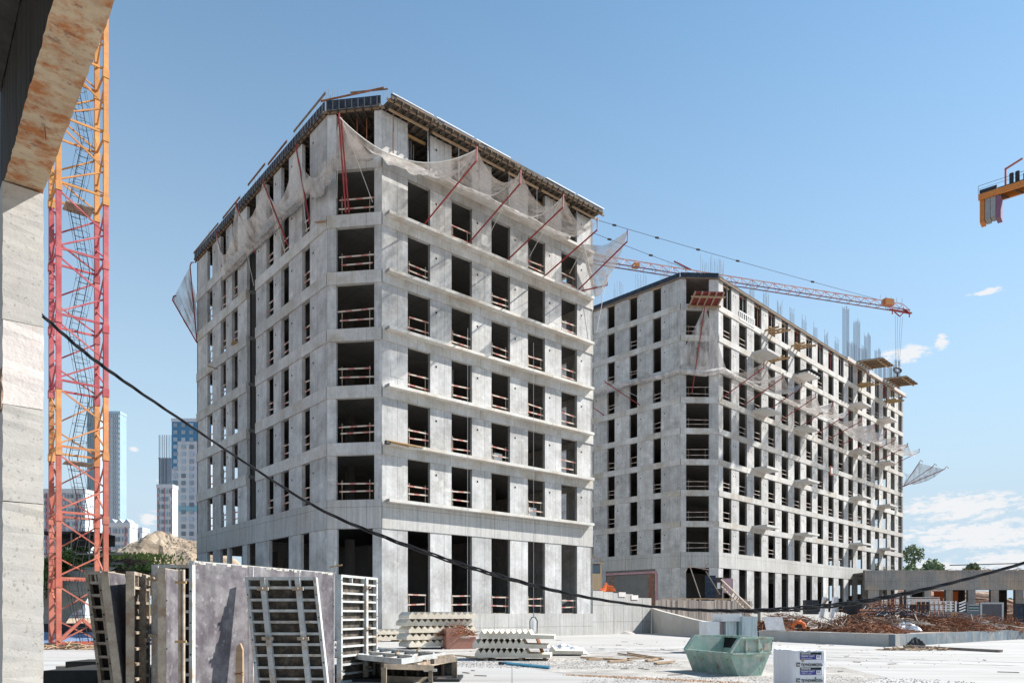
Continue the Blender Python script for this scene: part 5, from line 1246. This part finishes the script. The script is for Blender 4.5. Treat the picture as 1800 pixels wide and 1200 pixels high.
# ------------------------------------------------------------------ litter on the yard
def scatter_stones(name, poly_c, rx, ry, n, s0, s1, m, kind='stuff', ang=0):
    mb = MB()
    for _ in range(n):
        a = rnd.uniform(0,6.283); q = math.sqrt(rnd.random()); x = rx*q*math.cos(a); y = ry*q*math.sin(a)
        X = poly_c[0]+x*math.cos(ang)-y*math.sin(ang); Y = poly_c[1]+x*math.sin(ang)+y*math.cos(ang)
        s = rnd.uniform(s0,s1); z = s*.35
        mb.add([(X-s,Y,z*.4),(X,Y-s*.8,.0),(X+s*.9,Y,z*.3),(X,Y+s*.7,.0),(X+rnd.uniform(-.3,.3)*s,Y,z*2)], [(0,1,4),(1,2,4),(2,3,4),(3,0,4)])
    return mb.build(name, m, None, kind=kind)
GC = gp(1010,1168)
def blob(name, pts, z, m):
    MB().add([(p.x,p.y,z) for p in pts], [tuple(range(len(pts)))]).build(name, m, kind='structure')
blob('gravel_patch', [gp(700,1150),gp(860,1160),gp(980,1182),gp(1120,1192),gp(1240,1212),gp(1420,1215),gp(1560,1190),gp(1480,1172),gp(1380,1163),gp(1240,1158),gp(1120,1149),gp(1010,1145),gp(900,1140),gp(780,1142)], .004, mat('grey_grit',(.30,.285,.265),.95,.25,1.2,(.44,.42,.39),.8,.8,bump=1,bscale=25,spots=((.15,.13,.12),6,.5)))
scatter_stones('gravel', (gp(960,1170).x,22.5), 4.2, 2.2, 2600, .012,.04, M_GRAVEL, ang=R(-8))
scatter_stones('gravel', (6.0,16.2), 4.5, 1.6, 1800, .01,.035, M_GRAVEL)
scatter_stones('wood_chips', (gp(1150,1193).x,gp(1150,1193).y), 2.4, .22, 700, .015,.05, mat('wood_chips',(.42,.28,.19),.9,.3,5,rnd_v=.2), ang=R(-30))
M_TRACK = mat('tyre_dust_track', (.20,.19,.175), .95, .25, 3, bump=0, alpha=(.0,.55,1.1), stretch=(2,.6,1), rnd_v=0)
def ribbon(pts, w, off):
    P = catmull([Vector((x,y,0)) for x,y in pts], 10); mb = MB()
    vs = []
    for i,p in enumerate(P):
        d = (P[min(i+1,len(P)-1)]-P[max(i-1,0)]).normalized(); n_ = Vector((-d.y,d.x,0)); c = p+n_*off
        vs += [c-n_*w/2+Vector((0,0,.008)), c+n_*w/2+Vector((0,0,.008))]
    mb.add(vs, [(2*i,2*i+1,2*i+3,2*i+2) for i in range(len(P)-1)]); return mb.build('tyre_track', M_TRACK, kind='structure')
for pts in ([(-6,24),(-2,25),(3,27),(8,31),(12,38),(14,48),(16,60)], [(22,20),(16,22),(11,25),(7,29),(2,33),(-1,37),(-3,41)], [(20,27),(14,27.5),(9,28.5),(4,30.5),(0,31),(-4,30.5)]):
    for o_ in (-.9,.9): ribbon(pts, .32, o_)
scatter_stones('yard_litter', (6.0,28.0), 11, 9, 260, .015,.04, M_ROCK)
mb = MB()
for _ in range(60):
    x = rnd.uniform(-5,16); y = rnd.uniform(17,42); a_ = rnd.uniform(0,3.14); l_ = rnd.uniform(.1,.5)
    mb.bar((x,y,.015),(x+l_*math.cos(a_),y+l_*math.sin(a_),.02),.04,.02)
mb.build('wood_splinters', M_BOARD, None, kind='stuff')
for (x0,y0,x1,y1,w,lab) in ((1022,1157,1108,1163,.11,'longest of the pale planks lying on the gravel, nearest the stair stacks'),(1033,1161,1075,1159,.12,'plank end crossing under the longest pale plank'),
        (1070,1165,1100,1163,.12,'short plank right below the longest pale plank'),(1087,1150,1165,1161,.08,'thin lath at the back of the scattered planks'),(1103,1149,1162,1159,.05,'second thin lath at the back of the scattered planks'),
        (1152,1168,1184,1165,.13,'thick pale block at the right end of the scattered planks'),(1104,1159,1132,1158,.14,'chip pile board in the middle of the scattered planks'),(1136,1163,1157,1160,.12,'brown board between the chip pile and the thick block')):
    a = gp(x0,y0)+Vector((0,0,.05)); b = gp(x1,y1)+Vector((0,0,.06))
    o = MB().bar(a,b,w,.05).build('plank', M_TIMBER); tag(o, lab, 'plank')
for k,(y0,y1) in enumerate(((1166,1174),(1168,1175.5))):
    o = MB().tube([gp(885+k*6,y0)+Vector((0,0,.04)), gp(966,y1)+Vector((0,0,.04))], .035, 8).build('blue_pipe', M_BLUEPIPE); tag(o, ('rear' if k==0 else 'front')+' one of two pale blue pipes lying before the three-high stair stack', 'pipe')
o = MB().tube([gp(878,1167)+Vector((0,0,.04)), gp(884,1168)+Vector((0,0,.04))], .05, 8).build('pipe_cap', M_DARK); tag(o,'black cap at the left end of the pale blue pipes','pipe cap')
for (x0,y0,x1,y1) in ((820,1156,872,1161),(800,1152,870,1158)):
    o = MB().bar(gp(x0,y0)+Vector((0,0,.03)), gp(x1,y1)+Vector((0,0,.03)), .06,.03).build('lath', M_TIMBER); tag(o, 'thin lath on the grit %s the three-high stair stack' % ('just before' if x0==820 else 'to the left of'), 'lath')

# ------------------------------------------------------------------ left background: excavation slope, mound, fence, bushes
def terrain(a, b):
    X = -75 + a*47.5; Y = 41 + b*80
    k = min(1, max(0, (Y-44-1.5*math.sin(X*.5))/7)); z = 4.7*k*k*(3-2*k)
    z += (.7*mnoise.noise(Vector((X*.35,Y*.35,0)))+.35*mnoise.noise(Vector((X*1.1,Y*1.1,3))))*min(1,k*3)
    return (X, Y, z-.03)
MB().grid(terrain, 90, 80).build('excavated_slope', M_SOIL, kind='structure', smooth=True)
o = lump('dirt_mound', (-44.0, 92, 4.2), 13.0, 8.0, 7.3, M_MOUND, 'big pale earth mound behind the fence, left of the nearer building', 'earth mound', 1.3, .16, 34)
mb = MB()
for _ in range(600):
    a = rnd.uniform(0,6.283); q = rnd.random(); x = -44+13*q*math.cos(a); y = 92-abs(8*q*math.sin(a)); z = 4.2+7.3*(1-q**1.6)
    s = rnd.uniform(.04,.15); mb.add([(x-s,y,z),(x,y-s,z-.05),(x+s,y,z),(x,y+s,z),(x,y,z+s)], [(0,1,4),(1,2,4),(2,3,4),(3,0,4)])
c = mb.build('clods', M_ROCK, o, kind='stuff')
# fence on the crest
fa = px(195,990,56.0); fb = px(350,996,66.0); fa.z = 4.4; fb.z = 4.4
ang, L_ = wall_dir(fa, fb)
fn_ = thing('sheet_fence', 'pale blue sheet fence with dark posts in front of the earth mound', 'fence', fa, ang)
n = 9
for k in range(n+1): box('post', M_DARK, fn_, (k*L_/n-.04,-.06,-.5), (.08,.06,1.85), 0)
for k in range(n): box('sheet', M_FENCE, fn_, (k*L_/n+.05,0,.1), (L_/n-.1,.03,1.15), 0)
MB().bar((0,-.04,1.3),(L_,-.04,1.3),.05,.06).build('top_rail', M_DARK, fn_)
# concrete deck with shade under it behind the crane mast
dk = thing('raised_walkway', 'dark flat roofed walkway and scaffold standing behind the crane mast', 'walkway', px(60,1000,52))
MB().box((0,0,2.6),(4.2,3,2.75)).build('roof', C_DARKC, dk); MB().box((0,2.9,1.9),(4.2,3,2.6)).build('rear_wall', M_DARK, dk)
for k in range(4): MB().bar((k*1.3+.1,0,0),(k*1.3+.1,0,2.6),.08).build('post', M_BOARD, dk)
for z in (.4,1.1): MB().bar((0,-.05,z),(6.5,-.05,z),.06,.12).build('rail', M_BOARD, dk)
bl = thing('retaining_wall', 'shade-blackened retaining wall low behind the foot of the crane mast', 'wall', px(60,1110,40)); bl.location.z = 0
MB().box((-3,0,0),(8,.4,1.0)).build('wall_body', M_DARK, bl)  # the wall's shadow is put into its near-black colour
MB().grid(lambda a,b: (-26+8*a, 36+3.0*b, .05+.06*math.sin(a*20)+.45*b), 20, 8).build('tarpaulin', M_TARP, None, smooth=True)
tag(bpy.data.objects['tarpaulin'], 'blue-grey tarpaulin spread on the ground behind the crane mast foot', 'tarpaulin')
o = wire_heap('board_litter', (0,0), 3.0,.8,.2, 110, .03, .9, M_TIMBER); o.location = gp(120,1140); tag(o, 'litter of boards and sticks round the crane mast foot', 'wood litter')
o = wire_heap('branch_heap', (0,0), 3.0,1.0,.8, 130, .04, 1.8, mat('dead_branch',(.16,.11,.08),.9,.3,3), None, .3); o.location = px(218,1001,53); tag(o, 'heap of dead branches and pipes before the pale blue fence', 'branch heap')
def foliage(name, cen, r, n, leaf, m, parent=None, squash=.8, kind=None):
    mb = MB(); cl = [(Vector((rnd.gauss(0,.45),rnd.gauss(0,.45),rnd.gauss(0,.38)*squash))*r, r*rnd.uniform(.25,.5)) for _ in range(11)]
    for _ in range(n):
        c_, rr = rnd.choice(cl); d = Vector((rnd.gauss(0,1),rnd.gauss(0,1),rnd.gauss(0,1))).normalized()*rr*rnd.uniform(.5,1.05); p = c_+d
        a = Vector((rnd.gauss(0,1),rnd.gauss(0,1),rnd.gauss(0,1))).normalized(); b = a.cross(Vector((rnd.gauss(0,1),rnd.gauss(0,1),rnd.gauss(0,1)))).normalized(); s = leaf*rnd.uniform(.6,1.3)
        p = p+Vector(cen); mb.add([p-a*s, p-b*s*.5, p+a*s, p+b*s*.5], [(0,1,2,3)])
    return mb.build(name, m, parent)
for (x,y,Y,r,lab) in ((80,1018,47,1.7,'big leafy bush right beside the column on the excavated slope'),(92,1002,50,1.2,'smaller bush above the big one behind the crane mast'),(120,990,50,1.0,'small bush inside the crane mast outline by the walkway'),(140,985,56,1.5,'pale bush behind the walkway posts right of the crane mast'),(165,990,58,1.3,'low bush touching the branch heap by the crane mast')):
    g = px(x,y,Y); t = thing('bush', lab, 'bush', g-Vector((0,0,r*.8)))
    foliage('leaves', (0,0,r*.9), r, 1500, .16, M_LEAF, t)
    MB().tube([(0,0,-.6),(.1,0,r)], .05, 5, .02).build('stem', M_BARK, t)
for (x,y,Y,rx,lab) in ((215,985,75,5,'g'),(235,1000,54,3,'g')):
    g = px(x,y,Y); mb = MB()
    for _ in range(1500):
        p = g+Vector((rnd.gauss(0,.5)*rx, rnd.gauss(0,.5)*2, rnd.uniform(-.4,.7)*(1 if Y>60 else .35))); s = rnd.uniform(.06,.16)
        mb.add([p+Vector((-s,0,-s)), p+Vector((s,rnd.uniform(-s,s),-s*.4)), p+Vector((rnd.uniform(-s,s),0,s*1.6))], [(0,1,2)])
    mb.build('weeds', M_LEAF, None, kind='stuff')

# ------------------------------------------------------------------ distant towers, haze mixed into their pale bluish colours
def tower(label, cat, x0, x1, ytop, Y, dep, wallm, cols, rows, rz=0, wmat=M_FARGLASS, zbase=0.0, side=None, ww=.5, wh=.55, strips=(), name='apartment_tower', roofh=1.5):
    a = px(x0, ytop, Y); W = (x1-x0)/F*Y; H = a.z
    t = thing(name, label, cat, (a.x, Y, 0), rz)
    MB().box((0,0,0),(W,dep,H)).build('wall', wallm, t)
    MB().box((-.2,-.2,H),(W+.2,dep,H+roofh)).build('roof_parapet', wallm, t)
    for k_,(s0,s1,z0,z1,m_) in enumerate(strips): MB().box((W*s0,-.05-.03*k_,H*z0),(W*s1,-.02,H*z1)).build('facade_strip', m_, t)
    cw = W/cols; rh = (H-zbase)/rows; me = MB().box((0,-.45,0),(cw*ww,-.2,rh*wh)).mesh('window'); me.materials.append(wmat)
    cnt = 0
    for c in range(cols):
        for r in range(rows):
            if cnt >= 290: break
            link('window', me, t, (c*cw+cw*(1-ww)/2, 0, H-(r+1)*rh+rh*.25)); cnt += 1
    if side:
        me2 = MB().box((0,0,0),(.3,dep/5*.4,rh*wh)).mesh('window'); me2.materials.append(wmat)
        for c in range(3):
            for r in range(rows): link('window', me2, t, (W-.1, dep*(c+.3)/3.2, H-(r+1)*rh+rh*.25))
    return t
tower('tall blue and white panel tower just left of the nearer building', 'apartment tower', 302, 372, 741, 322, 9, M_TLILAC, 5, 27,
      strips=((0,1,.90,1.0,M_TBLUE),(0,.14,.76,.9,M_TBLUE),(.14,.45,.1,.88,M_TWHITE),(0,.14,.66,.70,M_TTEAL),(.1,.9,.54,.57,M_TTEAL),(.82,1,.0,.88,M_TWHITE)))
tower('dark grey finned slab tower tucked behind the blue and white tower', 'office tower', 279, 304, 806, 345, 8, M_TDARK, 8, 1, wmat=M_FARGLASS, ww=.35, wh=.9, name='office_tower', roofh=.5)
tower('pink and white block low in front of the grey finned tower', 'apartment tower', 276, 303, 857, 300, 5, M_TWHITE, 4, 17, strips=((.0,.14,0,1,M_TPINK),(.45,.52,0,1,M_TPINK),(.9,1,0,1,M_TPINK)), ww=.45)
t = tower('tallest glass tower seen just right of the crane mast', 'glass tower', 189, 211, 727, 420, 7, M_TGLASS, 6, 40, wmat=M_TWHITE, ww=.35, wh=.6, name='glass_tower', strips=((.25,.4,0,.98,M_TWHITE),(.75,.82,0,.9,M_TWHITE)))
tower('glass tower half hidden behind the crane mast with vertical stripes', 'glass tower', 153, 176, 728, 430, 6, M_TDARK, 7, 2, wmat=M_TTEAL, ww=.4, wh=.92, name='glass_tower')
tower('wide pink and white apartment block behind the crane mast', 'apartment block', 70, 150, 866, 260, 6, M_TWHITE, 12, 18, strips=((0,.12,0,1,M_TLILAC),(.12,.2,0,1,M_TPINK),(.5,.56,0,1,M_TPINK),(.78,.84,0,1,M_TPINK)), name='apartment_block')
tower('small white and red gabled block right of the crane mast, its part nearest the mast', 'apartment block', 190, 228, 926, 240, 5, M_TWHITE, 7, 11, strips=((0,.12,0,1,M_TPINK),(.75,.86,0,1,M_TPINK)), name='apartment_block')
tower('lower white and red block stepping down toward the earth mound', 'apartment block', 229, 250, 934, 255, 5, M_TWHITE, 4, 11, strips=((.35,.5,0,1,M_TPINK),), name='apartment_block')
for k in range(3):
    g = px(200+k*11,926,239.5); o = MB().prism([(-1.1,0),(1.1,0),(0,1.3)],0,4).build('gable_roof', M_TDARK, bpy.data.objects['apartment_block.001'], (1.2+k*2.4,.2,(HY-926)/F*240+EYE+1.5))
# trees beyond the low building
def tree(label, loc, h, r, kind=0):
    t = thing('leafy_tree', label, 'tree', loc, 0, 'trees beyond the low frame')
    MB().tube([(0,0,0),(.15,.1,h*.5),(.0,.2,h*.85)], .28, 7, .08).build('trunk', M_BARK, t)
    for k in range(4):
        a = k*1.7; MB().tube([(.1,.1,h*(.4+.08*k)),(r*.5*math.cos(a),r*.5*math.sin(a),h*(.62+.06*k))], .09, 5, .03).build('limb', M_BARK, t)
    foliage('crown', (0,0,h*.66), r, 5200, .40, M_LEAFF, t, squash=.9)
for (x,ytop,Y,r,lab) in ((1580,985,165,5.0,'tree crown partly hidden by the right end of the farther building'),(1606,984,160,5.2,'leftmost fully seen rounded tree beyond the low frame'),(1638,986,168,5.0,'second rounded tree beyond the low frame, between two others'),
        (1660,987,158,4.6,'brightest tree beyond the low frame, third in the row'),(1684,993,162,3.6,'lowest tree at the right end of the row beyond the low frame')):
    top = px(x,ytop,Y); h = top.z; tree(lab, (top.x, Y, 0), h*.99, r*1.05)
# far belt of woods closing the horizon
mb = MB()
for _ in range(9000):
    X = rnd.uniform(-900,1300); Y = 620+rnd.uniform(-20,30); hh = 9+5*math.sin(X*.021)+3*math.sin(X*.09)
    p = Vector((X,Y,rnd.uniform(0,max(3,hh)))); s = rnd.uniform(1.2,3.2)
    mb.add([p+Vector((-s,0,-s)),p+Vector((s,rnd.uniform(-1,1),-s*.5)),p+Vector((s*.6,0,s)),p+Vector((-s*.6,0,s*.8))], [(0,1,2,3)])
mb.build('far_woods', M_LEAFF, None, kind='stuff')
